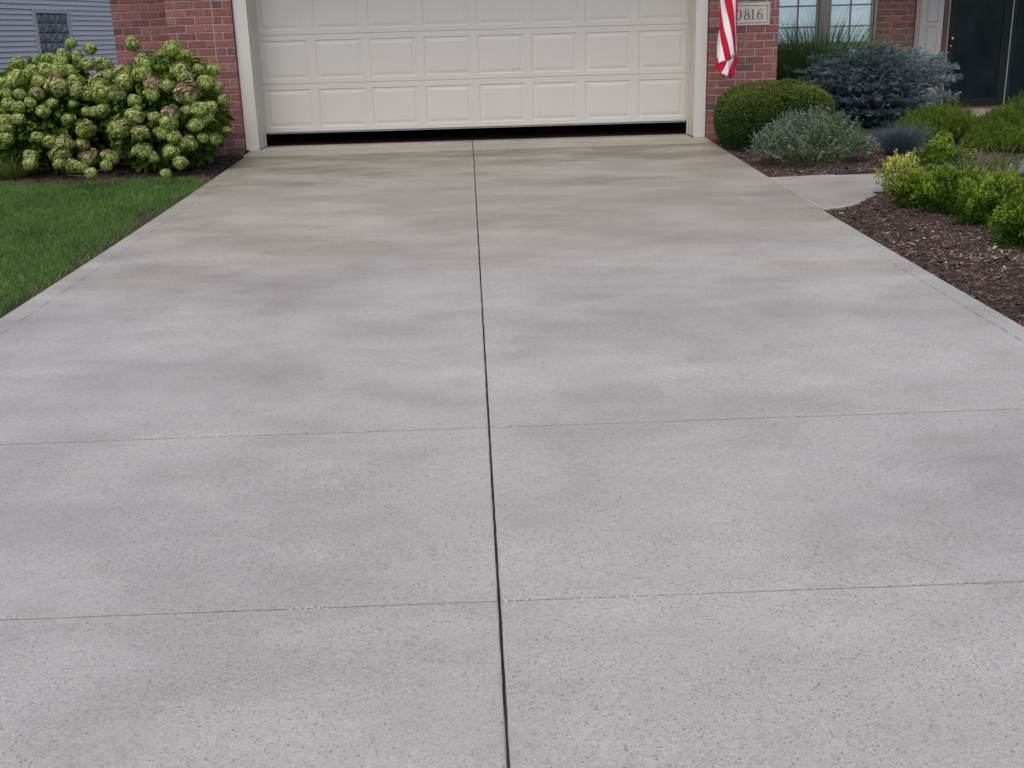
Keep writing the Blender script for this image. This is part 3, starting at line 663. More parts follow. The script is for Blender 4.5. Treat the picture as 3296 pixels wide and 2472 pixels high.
sg = MB(); fr(sg, 9.57, .075, 10.40, 2.45, .05, EY+.02, EY+.08); sgo = sg.build('sidelight', M['dframe'], house, bevel=.003)
s2 = MB(); s2.box((9.622, EY+.035, .127), (10.348, EY+.045, 2.398)); s2.build('sidelight_glass', M['dglass'], sgo, loc=(0, 0, 0))
bx('door_step', (8.640, EY-.09, .051), (10.43, EY-.012, .074), M['step'], house, .004)
bx('entry_header', (8.25, EY-.01, 2.62), (10.45, EY+.1, HZ), M['trim'], house)
# roof with eaves and the porch ceiling
rf = MB()
def prism(mb, x0, x1, pts):
    n = len(pts); V = [(x0, y, z) for y, z in pts] + [(x1, y, z) for y, z in pts]
    mb.add(V, [(i, (i+1) % n, n+(i+1) % n, n+i) for i in range(n)]); mb.add(V, [tuple(range(n))[::-1], tuple(range(n, 2*n))])
prism(rf, -1.95, 6.2, [(-.95, 2.93), (-.95, 3.02), (3.6, 5.3), (8.6, 3.02), (8.6, 2.93)]); rfo = rf.build('roof', M['roof'], house)
pr_ = MB(); prism(pr_, 6.21, 12.9, [(.75, 2.93), (.75, 3.02), (4.6, 5.1), (8.6, 3.02), (8.6, 2.93)]); pr_.build('roof', M['roof'], house)
gt = MB(); gt.box((-1.95, -1.06, 2.90), (6.2, -.955, 3.02)); gt.box((6.21, .64, 2.90), (12.9, .745, 3.02)); gt.build('gutter', M['trim'], rfo, loc=(0, 0, 0))
bk = MB(); bk.box((5.9, 7.9, -.2), (12.5, 8.0, 2.92)); bk.box((-1.45, 7.9, -.2), (5.88, 8.0, 2.92)); bk.box((12.42, 2.2, -.2), (12.5, 7.88, 2.92)); bk.build('rear_wall', M['brick'], house)

# address stone
st = MB(); sx0, sx1, sz0, sz1 = 5.262, 5.678, 1.178, 1.408
def ringbox(mb, x0, x1, z0, z1, prof):
    R = [[(x0+i, y, z0+i), (x1-i, y, z0+i), (x1-i, y, z1-i), (x0+i, y, z1-i)] for i, y in prof]; V = [v for r in R for v in r]; F = []
    for k in range(len(R)-1):
        for j in range(4): F.append((k*4+j, k*4+(j+1) % 4, (k+1)*4+(j+1) % 4, (k+1)*4+j))
    o = (len(R)-1)*4; F.append((o, o+1, o+2, o+3)); mb.add(V, F)
ringbox(st, sx0, sx1, sz0, sz1, [(0, -.44), (0, -.462), (.004, -.466), (.020, -.466), (.023, -.459), (.027, -.459), (.030, -.464)])
plaque = st.build('address_plaque', M['plaque']); tag(plaque, 'pale stone address plaque with dark numerals 0816 set in the brick pier beside the flag', 'address plaque')
gr = MB(); F_ = -.4665
def hline(x0, x1, z0, z1): gr.box((x0, -.4610, z0), (x1, -.4595, z1))
hline(sx0+.0235, sx1-.0235, sz0+.0235, sz0+.0265); hline(sx0+.0235, sx1-.0235, sz1-.0265, sz1-.0235); hline(sx0+.0235, sx0+.0265, sz0+.027, sz1-.027); hline(sx1-.0265, sx1-.0235, sz0+.027, sz1-.027)
gr.build('border_groove', M['ink'], plaque, loc=(0, 0, 0))
def stroke(mb, pts, ws, y=-.4645):
    pts = np.array(pts, float); n = len(pts); L = []; Rr = []
    for i in range(n):
        d = pts[min(i+1, n-1)] - pts[max(i-1, 0)]; d = d/np.linalg.norm(d); p = np.array([-d[1], d[0]]); L.append(pts[i]+p*ws[i]/2); Rr.append(pts[i]-p*ws[i]/2)
    V = [(a[0], y-.0012, a[1]) for a in L] + [(a[0], y-.0012, a[1]) for a in Rr] + [(a[0], y+.001, a[1]) for a in L] + [(a[0], y+.001, a[1]) for a in Rr]
    F = [(i, n+i, n+i+1, i+1) for i in range(n-1)] + [(i+1, 2*n+i+1, 2*n+i, i) for i in range(n-1)] + [(n+i, 3*n+i, 3*n+i+1, n+i+1) for i in range(n-1)]
    F += [(0, 2*n, 3*n, n), (n-1, 2*n-1, 4*n-1, 3*n-1)]; mb.add(V, F)
def arc(cx, cz, rx, rz, a0, a1, n=20): return [(cx+rx*math.cos(R_(a0+(a1-a0)*k/n)), cz+rz*math.sin(R_(a0+(a1-a0)*k/n))) for k in range(n+1)]
def digit(ch, x, z, h):
    b = MB(); w_ = h*.54; c = x+w_/2
    def ws(pts, thin, thick, cx): return [thin+(thick-thin)*min(1, abs(p[0]-cx)/(w_*.45))**1.3 for p in pts]
    if ch == '0': p = arc(c, z+h/2, w_*.46, h*.48, 90, 450, 32); stroke(b, p, ws(p, h*.04, h*.13, c))
    if ch == '8':
        p = arc(c, z+h*.755, w_*.36, h*.225, 90, 450, 28); stroke(b, p, ws(p, h*.045, h*.11, c)); p = arc(c, z+h*.27, w_*.46, h*.25, 90, 450, 30); stroke(b, p, ws(p, h*.045, h*.12, c), -.4651)
    if ch == '1':
        stroke(b, [(c, z+.01*h), (c, z+h*.5), (c, z+h)], [h*.12]*3); stroke(b, [(c-h*.15, z+h*.03), (c, z+h*.02), (c+h*.15, z+h*.03)], [h*.04]*3, -.4651); stroke(b, [(c-h*.17, z+h*.86), (c-h*.08, z+h*.9), (c, z+h*.97)], [h*.03, h*.05, h*.08], -.4651)
    if ch == '6':
        p = arc(c, z+h*.30, w_*.44, h*.28, 90, 450, 28); stroke(b, p, ws(p, h*.04, h*.12, c)); p = [(c-w_*.44, z+h*.30), (c-w_*.43, z+h*.5), (c-w_*.30, z+h*.74), (c-w_*.05, z+h*.91), (c+w_*.34, z+h*1.0)]; stroke(b, p, [h*.12, h*.12, h*.10, h*.07, h*.045], -.4651)
    return b
for ch, x in (('0', 5.311), ('8', 5.401), ('1', 5.466), ('6', 5.543)): digit(ch, x, 1.240, .105).build('numeral', M['ink'], plaque, loc=(0, 0, 0))

# flag hanging from a pole above the frame
FYL = -.95
def fp(a, b, off=0.0):
    x = 5.028 + (a-520)*.000736 + b*1.4e-5; z = 1.437 - (a-520)*1.9e-5 - b*7.04e-4
    d = .024*math.sin(a/42.0 + b/420.0) + .013*math.sin(a/19.0 - b/300.0)
    return (x, FYL + d + off, z)
def strip2(mb, Lp, Rp, off=0.0, nu=5, nv=26):
    Lp = sorted(Lp, key=lambda p: p[1]); Rp = sorted(Rp, key=lambda p: p[1]); V = []
    def at(P, s):
        y = P[0][1] + (P[-1][1]-P[0][1])*s; return np.interp(y, [p[1] for p in P], [p[0] for p in P]), y
    for i in range(nv+1):
        a = at(Lp, i/nv); b = at(Rp, i/nv)
        for j in range(nu+1):
            u = j/nu; V.append(fp(a[0]+(b[0]-a[0])*u, a[1]+(b[1]-a[1])*u, off))
    mb.add(V, [(i*(nu+1)+j, (i+1)*(nu+1)+j, (i+1)*(nu+1)+j+1, i*(nu+1)+j+1) for i in range(nv) for j in range(nu)])
flag = empty('flag', (5.11, -.95, .65), 'red and white striped flag hanging in front of the brick pier', 'flag')
T0 = -520
A0 = [(505, T0), (525, 0), (545, 160), (580, 400), (640, 620), (690, 832)]; A1 = [(560, T0), (590, 0), (650, 270), (700, 560), (738, 792)]
C1 = [(524, 420), (547, 560), (600, 862)]
cloth = MB(); white = MB(); red = MB()
strip2(white, A0, A1); strip2(red, A1, [(655, T0), (688, 0), (725, 290), (757, 560), (760, 700), (738, 796)])
strip2(white, [(655, T0), (688, 0), (725, 290), (757, 560), (766, 740)], [(720, T0), (745, 0), (755, 300), (772, 600), (784, 748)])
strip2(red, [(720, T0), (745, 0), (755, 300), (770, 520)], [(760, T0), (775, 0), (776, 300), (772, 522)])
strip2(red, [(524, 120), (530, 290), (524, 422)], [(540, 120), (563, 290), (584, 424)]); strip2(red, C1, [(584, 424), (640, 620), (690, 838)])
strip2(white, [(522, 424), (498, 560), (486, 660), (491, 800), (517, 903)], [(524, 424), (547, 560), (600, 862)])
strip2(red, [(498, 760), (472, 900), (463, 960), (487, 992)], [(500, 760), (505, 850), (515, 905), (500, 985)], .004)
strip2(red, [(519, 903), (492, 960), (487, 992), (556, 1040)], [(628, 868), (612, 920), (590, 975), (562, 1042)], .012)
strip2(white, [(628, 868), (612, 920), (590, 975), (556, 1042)], [(740, 795), (715, 880), (680, 980), (632, 1086)], .010)
strip2(red, [(740, 795), (715, 880), (680, 980), (632, 1086)], [(779, 768), (787, 830), (770, 945), (735, 1070), (703, 1124)], .006)
cl_ = white.build('white_stripe', M['white'], flag, smooth=True); rd_ = red.build('red_stripe', M['red'], flag, smooth=True)
nv_ = MB(); strip2(nv_, [(495, -1150), (505, T0)], [(800, -1150), (760, T0)]); nvo = nv_.build('canton', M['navy'], flag, smooth=True)
for o in (cl_, rd_, nvo): sm_ = o.modifiers.new('thick', 'SOLIDIFY'); sm_.thickness = .002
pl = MB(); pl.tube([(5.10, -.465, 1.95), (5.11, -.95, 2.26), (5.115, -1.3, 2.48)], .012, 10); plo = pl.build('flag_pole', M['pole'], flag, smooth=True)

# ------------------------------------------------------------------ neighbouring house with lap siding
aw = R_(14.8); dv = Vector((math.sin(aw), math.cos(aw), 0)); nv = Vector((math.cos(aw), -math.sin(aw), 0)); P0 = Vector((-6.377, 11.49, 0))
nb = empty('neighbouring_house', (-9, 14, 0), 'grey lilac clapboard house behind the hydrangea with a glass block window', 'house')
def wp(u, h, o=0.0): p = P0 + dv*u + nv*o; return (p.x, p.y, h)
lap = .1016; WU0, WU1, WH0, WH1 = -.64, .42, .88, 1.86
sdg = MB(); z = -.4
while z < 3.6:
    segs = [(-11, 7)] if (z + lap < WH0-.06 or z > WH1+.07) else [(-11, WU0-.09), (WU1+.09, 7)]
    for a, b in segs:
        sdg.add([wp(a, z, .028), wp(b, z, .028), wp(b, z+lap, .004), wp(a, z+lap, .004)], [(0, 1, 2, 3)]); sdg.add([wp(a, z, .002), wp(b, z, .002), wp(b, z, .028), wp(a, z, .028)], [(0, 1, 2, 3)])
    z += lap
sdo = sdg.build('siding_wall', M['siding'], nb)
def wbox(mb, u0, u1, h0, h1, o0, o1, T=None):
    V = [wp(u0, h0, o1), wp(u1, h0, o1), wp(u1, h0, o0), wp(u0, h0, o0), wp(u0, h1, o1), wp(u1, h1, o1), wp(u1, h1, o0), wp(u0, h1, o0)]
    mb.add(V, [(0, 3, 2, 1), (4, 5, 6, 7), (0, 1, 5, 4), (1, 2, 6, 5), (2, 3, 7, 6), (3, 0, 4, 7)], T)
bk2 = MB(); wbox(bk2, -11, 7, -.5, 3.7, -6, -.02); bk2.build('house_body', M['siding'], nb)
r2 = MB(); wbox(r2, -11.4, 7.4, 3.7, 3.85, -6.4, .4); r2.build('roof', M['roof'], nb)
wf = MB(); wbox(wf, WU0-.09, WU0, WH0-.09, WH1+.09, -.01, .04); wbox(wf, WU1, WU1+.09, WH0-.09, WH1+.09, -.01, .04); wbox(wf, WU0, WU1, WH0-.09, WH0, -.01, .04); wbox(wf, WU0, WU1, WH1, WH1+.09, -.01, .04)
wfo = wf.build('window', M['sidetrim'], nb, bevel=.004)
gb2 = MB(); nu_, nh_ = 5, 5; du = (WU1-WU0)/nu_; dh = (WH1-WH0)/nh_
for i in range(nu_):
    for j in range(nh_):
        u0, h0 = WU0+i*du+.006, WH0+j*dh+.006; u1, h1 = u0+du-.012, h0+dh-.012; t = random.random()
        V = [wp(u0, h0, .002), wp(u1, h0, .002), wp(u1, h1, .002), wp(u0, h1, .002), wp(u0+.02, h0+.02, .016), wp(u1-.02, h0+.02, .016), wp(u1-.02, h1-.02, .016), wp(u0+.02, h1-.02, .016), wp((u0+u1)/2, (h0+h1)/2, .028)]
        gb2.add(V, [(0, 1, 5, 4), (1, 2, 6, 5), (2, 3, 7, 6), (3, 0, 4, 7)], t); gb2.n -= 9; gb2.V.pop(); gb2.add(V, [(4, 5, 8), (5, 6, 8), (6, 7, 8), (7, 4, 8)], t)
gb2.build('glass_block', M['block'], wfo, loc=(0, 0, 0))

# ------------------------------------------------------------------ planting
def sph(n): return unit(rng.normal(size=(n, 3)))
def lumps(D, seed, amp=.1, f=4):
    r = np.random.default_rng(seed); s = np.zeros(len(D))
    for _ in range(7):
        k = unit(r.normal(size=3))*f*r.uniform(.6, 1.7); s += np.sin(D@k + r.uniform(0, 6.28))
    return 1 + amp*s/2.2
def mound_pts(n, rad, seed, amp, f, inner=.75, cut=-.35, lift=0.0, power=1.0):
    D = sph(int(n*2.2)); D = D[D[:, 2] > cut][:n]
    # super-ellipsoid flattening
    if power != 1.0: D = np.sign(D)*np.abs(D)**power; D = unit(D)*(1/np.maximum(np.abs(unit(D))**(2/power) @ np.ones(3), 1e-6)**(power/2))[:, None]
    r = lumps(unit(D), seed, amp, f) * (1 - (1-inner)*rng.random(len(D))**2.2)
    return D*r[:, None]*np.array(rad), unit(D/np.array(rad))
def branches(mb, rad, n, base=(0, 0, 0), r0=.008, reach=.8):
    for _ in range(n):
        d = sph(1)[0]; d[2] = abs(d[2])*.8+.25; d = d/np.linalg.norm(d); e = np.array(rad)*d*reach; m_ = e*.5 + rng.normal(0, .03, 3)*np.array(rad); m_[2] = e[2]*.4
        b0 = np.array(base) + rng.normal(0, .03, 3)*[1, 1, 0]; mb.tube([tuple(b0), tuple(b0+m_*.6), tuple(b0+e)], [r0, r0*.7, r0*.3], 5)

def boxwood(name, loc, rad, cz, mat_, n, L, label, group, seed, amp, f, power=1.0, upright=.3, inner=.72, cut=-.55, shoots=0):
    root = empty(name, loc, label, 'shrub', group); b = MB()
    P, N = mound_pts(n, rad, seed, amp, f, inner, cut, power=power); m_ = len(P)
    P[:, 2] = np.maximum(P[:, 2], -cz+.01)
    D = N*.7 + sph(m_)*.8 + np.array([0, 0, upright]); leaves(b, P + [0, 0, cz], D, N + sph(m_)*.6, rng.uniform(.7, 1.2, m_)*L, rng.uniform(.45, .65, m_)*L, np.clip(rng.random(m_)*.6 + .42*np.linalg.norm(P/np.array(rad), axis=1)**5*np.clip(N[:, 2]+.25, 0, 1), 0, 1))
    if shoots:
        for _ in range(shoots):
            d = sph(1)[0]; d[2] = abs(d[2])*1.1 + .02; d /= np.linalg.norm(d); r = lumps(d[None], seed, amp, f)[0]
            s0 = d*np.array(rad)*r*.93 + [0, 0, cz]; h = rng.uniform(.03, .075); k = 14; t = np.linspace(0, 1, k)[:, None]
            ax = unit((d*.6 + np.array([0, 0, 1.0]) + rng.normal(0, .2, 3))[None])[0]; Pp = s0 + ax*h*t; an = np.arange(k)*2.4
            u = unit(np.cross(ax, [1, .2, 0])[None])[0]; v_ = np.cross(ax, u); O = np.cos(an)[:, None]*u + np.sin(an)[:, None]*v_
            leaves(b, Pp, O*.9 + ax*.8, ax + O*.2, L*rng.uniform(.7, 1.1, k), L*.5, np.clip(.45 + .5*rng.random(k), 0, 1))
    b.build('foliage', mat_, root, loc=(0, 0, 0)); s_ = MB(); branches(s_, np.array(rad)*1.0, 26, r0=.007, reach=.9); s_.build('branches', M['stem'], root, loc=(0, 0, 0)); return root

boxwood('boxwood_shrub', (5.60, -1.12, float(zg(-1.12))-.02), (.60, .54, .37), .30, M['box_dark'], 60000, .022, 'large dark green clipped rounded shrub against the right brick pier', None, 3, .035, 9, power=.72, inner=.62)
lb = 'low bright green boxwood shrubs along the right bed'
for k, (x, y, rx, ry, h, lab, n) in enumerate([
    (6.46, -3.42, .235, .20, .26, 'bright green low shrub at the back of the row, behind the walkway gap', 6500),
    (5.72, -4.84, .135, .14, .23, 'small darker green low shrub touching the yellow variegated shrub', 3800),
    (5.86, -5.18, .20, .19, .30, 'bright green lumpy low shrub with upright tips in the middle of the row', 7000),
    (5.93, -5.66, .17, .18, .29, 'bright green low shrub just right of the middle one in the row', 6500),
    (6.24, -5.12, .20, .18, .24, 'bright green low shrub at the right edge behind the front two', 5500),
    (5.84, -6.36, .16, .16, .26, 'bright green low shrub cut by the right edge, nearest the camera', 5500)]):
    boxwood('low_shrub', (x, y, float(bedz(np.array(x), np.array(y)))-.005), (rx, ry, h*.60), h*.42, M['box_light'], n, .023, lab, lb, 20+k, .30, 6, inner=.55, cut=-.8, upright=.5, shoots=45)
boxwood('variegated_shrub', (5.80, -4.30, float(bedz(np.array(5.80), np.array(-4.30)))), (.155, .15, .17), .115, M['varieg'], 1500, .024, 'small yellow variegated shrub at the corner of the walkway', None, 41, .16, 5, inner=.45, cut=-.8, upright=.8, shoots=60)

# blue spruce: tiers of flat boughs carrying needle shoots
def spruce():
    root = empty('blue_spruce', (7.15, .35, -.02), 'spreading dwarf blue spruce with layered silvery blue boughs below the window', 'shrub'); nb_ = MB(); wd = MB()
    wd.tube([(0, 0, -.05), (.02, 0, .3), (.0, .02, .7)], [.05, .04, .015], 8)
    tiers = [(.05, .52, 16), (.20, .80, 30), (.37, .93, 40), (.54, .97, 44), (.69, .94, 42), (.80, .78, 34), (.87, .50, 22), (.91, .24, 10)]
    rs = np.random.default_rng(5); SP = []; SD = []; ST = []
    for zt, R, nbr in tiers:
        a0 = rs.uniform(0, 1)
        for k in range(nbr):
            a = 2*math.pi*k/nbr + rs.uniform(-.15, .15) + a0; rr = R*(rs.uniform(.86, 1.04) if k % 3 else rs.uniform(.55, .8)); dr_ = np.array([math.cos(a), math.sin(a)*.82, 0.0]); dr_ = dr_/np.linalg.norm(dr_); tip = np.array([math.cos(a)*rr, math.sin(a)*.82*rr, zt + rs.normal(0, .022)])
            p0 = dr_*.05 + [0, 0, zt*.5]; mid = (p0+tip)/2 + [0, 0, .03]; wd.tube([tuple(p0), tuple(mid), tuple(tip)], [.013, .009, .003], 5)
            side = np.cross(dr_, [0, 0, 1]); bt = rs.uniform(-.08, .12)
            for s in np.linspace(.42, 1, 8):
                q = p0*(1-s)**2 + 2*mid*s*(1-s) + tip*s*s
                for w__ in (-1.0, -.5, 0, .5, 1.0):
                    wd_ = .10*(.35 + .65*math.sin(s*math.pi*.8)) * rr
                    d = dr_*(1.0 - abs(w__)*.35) + side*w__*.6 + [0, 0, .28+rs.normal(0, .14)]; d = d + rs.normal(0, .28, 3); d = d/np.linalg.norm(d)
                    SP.append(q + side*w__*wd_*1.3 + rs.normal(0, .010, 3)); SD.append(d*rs.uniform(.05, .08)); ST.append(bt + rs.uniform(0, .25) + .15*(s-.5))
    SP = np.array(SP); SD = np.array(SD); ST = np.array(ST); m_ = len(SP); K = 38
    u_ = rs.random((m_, K, 1)); P = (SP[:, None] + SD[:, None]*u_).reshape(-1, 3); ax = np.repeat(unit(SD), K, 0); o = unit(np.cross(ax, rs.normal(size=ax.shape)))
    tt = np.clip(np.repeat(ST, K) + rs.random(m_*K)*.30 + .35*u_.ravel()**2 + .26*o[:, 2], 0, 1)
    leaves(nb_, P, ax*.8 + o*.85 + [0, 0, .1], np.cross(o, ax), rs.uniform(.015, .023, len(P)), .0045, tt, fold=.05)
    nb_.build('foliage', M['spruce'], root, loc=(0, 0, 0)); wd.build('branches', M['stem'], root, loc=(0, 0, 0))
spruce()

# catmint: arching grey-green stems with lavender spikes
def catmint():
    root = empty('catmint_plant', (5.60, -2.55, float(zg(-2.55))-.02), 'loose grey green mound with small lavender flowers in front of the dark clipped shrub', 'plant'); b = MB(); fl = MB(); stb = MB()
    for k in range(620):
        a = rng.uniform(0, 2*math.pi); q = math.sqrt(rng.random()); el = np.array([math.cos(a)*.62, math.sin(a)*.50]); tip = np.array([*(el*q*rng.uniform(.85, 1.08)), .50*math.sqrt(max(.03, 1-q*q*.93))*rng.uniform(.82, 1.10) + .02])
        p0 = np.array([*(el*q*.35), 0.0]); mid = np.array([*(el*q*.78), tip[2]*.72]); n = 26; s = np.sqrt(rng.random(n))[:, None]
        s = .25 + .75*s; P = p0*(1-s)**2 + 2*mid*s*(1-s) + tip*s*s; o = sph(n)*[1, 1, .5]
        leaves(b, P + o*.006, o + [0, 0, .35], sph(n) + [0, 0, 1.2], rng.uniform(.013, .024, n), rng.uniform(.009, .014, n), np.clip(rng.random(n)*.8 + (s[:, 0]-.5)*.3, 0, 1))
        if k % 6 == 0: stb.tube([tuple(p0), tuple(mid), tuple(tip)], [.0022, .0018, .001], 4)
        if rng.random() < (.34 if el[0]*q < -.1 and el[1]*q < .1 else .07):
            n = 22; ax = unit((tip-mid + [0, 0, .05])[None])[0]; P = tip + ax*rng.uniform(-.02, .045, (n, 1)) + sph(n)*.006; leaves(fl, P, sph(n)+ax*.4, sph(n), rng.uniform(.006, .010, n), .006, rng.random(n))
    b.build('foliage', M['catmint'], root, loc=(0, 0, 0)); fl.build('flower_spike', M['lavender'], root, loc=(0, 0, 0)); stb.build('stems', M['gstem'], root, loc=(0, 0, 0))
catmint()

def clump(name, loc, label, cat, mat_, n, L, W, spread, droop, base=.06, seg=4, extra=None, group=None):
    root = empty(name, loc, label, cat, group); b = MB(); a = rng.uniform(0, 2*math.pi, n); q = np.sqrt(rng.random(n)); P = np.stack([np.cos(a)*q*base, np.sin(a)*q*base, np.zeros(n)], 1)
    D = np.stack([np.cos(a)*q*spread, np.sin(a)*q*spread, np.ones(n)], 1) + rng.normal(0, .10, (n, 3)); blades(b, P, D, rng.uniform(.6, 1.05, n)*L, W*rng.uniform(.7, 1.2, n), rng.random(n), droop*rng.uniform(.5, 1.4, n), seg=seg)
    b.build('blades', mat_, root, loc=(0, 0, 0)); return root
clump('ornamental_grass', (6.70, .98, 0), 'tall fine green ornamental grass arching in front of the window', 'grass clump', M['orn'], 2600, 1.42, .009, .60, .24, .22, 6)
clump('ornamental_grass', (6.33, 1.00, 0), 'green ornamental grass tucked behind the right brick pier', 'grass clump', M['orn'], 2000, 1.22, .009, .5, .22, .22, 6)
clump('blue_fescue', (6.52, -2.35, float(zg(-2.35))-.01), 'small blue grey fescue tuft right of the lavender plant', 'grass clump', M['fescue'], 2200, .38, .004, .62, .28, .07, 4)
clump('daylily_clump', (-2.20, -1.78, float(zg(-1.8))-.02), 'yellow green strappy leaves at the left edge under the hydrangea', 'plant', M['lily'], 150, .42, .013, 1.0, .55, .10, 5)
clump('silver_grass', (7.02, -4.25, float(zg(-4.2))-.01), 'pale silvery grass tuft at the right edge behind the low shrubs', 'grass clump', M['fescue'], 700, .34, .0035, .8, .4, .07, 4)
for k, (x, y, n, L, lab) in enumerate(((6.55, -3.95, 260, .40, 'wispy dry grass with pale seed stems behind the low shrubs'), (6.90, -3.72, 240, .44, 'taller wispy dry grass nearer the right edge behind the low shrubs'))):
    rt = clump('wispy_grass', (x, y, float(zg(y))-.01), lab, 'grass clump', M['straw'], n, L, .0028, .9, .45, .10, 5, group='dry grasses behind the low shrubs')
    b = MB(); n2 = 60; P = np.stack([rng.uniform(-.12, .12, n2), rng.uniform(-.12, .12, n2), np.zeros(n2)], 1); blades(b, P, np.stack([rng.normal(0, .15, n2), rng.normal(0, .15, n2), np.ones(n2)], 1), .22, .016, rng.random(n2)*.9, .2, 4); b.build('leaves', M['box_light'], rt, loc=(0, 0, 0))

# soft yellow-green threadleaf mounds below the porch
def thread(loc, rad, n, label, seed):
    root = empty('threadleaf_shrub', loc, label, 'shrub', 'soft yellow green mounds below the porch'); b = MB(); s_ = MB()
    for k in range(n):
        a = rng.uniform(0, 2*math.pi); q = math.sqrt(rng.random()); el = np.array([math.cos(a)*rad[0], math.sin(a)*rad[1]])*q
        h = rad[2]*math.sqrt(max(.06, 1-q*q*.9))*rng.uniform(.8, 1.08)*float(lumps(np.array([[math.cos(a), math.sin(a), q]]), seed, .12, 3)[0]); p0 = np.array([*(el*.55), 0]); tip = np.array([*el, h]); m_ = 22; s = (.15+.85*np.sqrt(rng.random(m_)))[:, None]
        P = p0*(1-s) + tip*s; leaves(b, P, sph(m_)*[.8, .8, .5] + [0, 0, 1.3], sph(m_), rng.uniform(.035, .065, m_), .0055, np.clip(rng.random(m_)*.7 + (s[:, 0]-.5)*.5, 0, 1), fold=.02)
        if k % 12 == 0: s_.tube([tuple(p0), tuple(tip)], [.003, .0015], 4)
    b.build('foliage', M['thread'], root, loc=(0, 0, 0)); s_.build('stems', M['gstem'], root, loc=(0, 0, 0))
thread((7.38, -1.25, float(zg(-1.2))-.02), (.52, .45, .36), 1100, 'soft yellow green mound next to the blue spruce', 51)
thread((8.12, -1.45, float(zg(-1.4))-.02), (.55, .5, .42), 1200, 'soft yellow green mound below the front door, at the right edge', 52)
thread((8.85, -1.1, float(zg(-1.1))-.02), (.5, .5, .42), 700, 'soft yellow green mound just past the right edge under the sidelight', 53)
thread((7.60, -2.15, float(zg(-2.1))-.02), (.40, .30, .26), 600, 'lower darker green mound in front of the others, behind the dry grasses', 54)

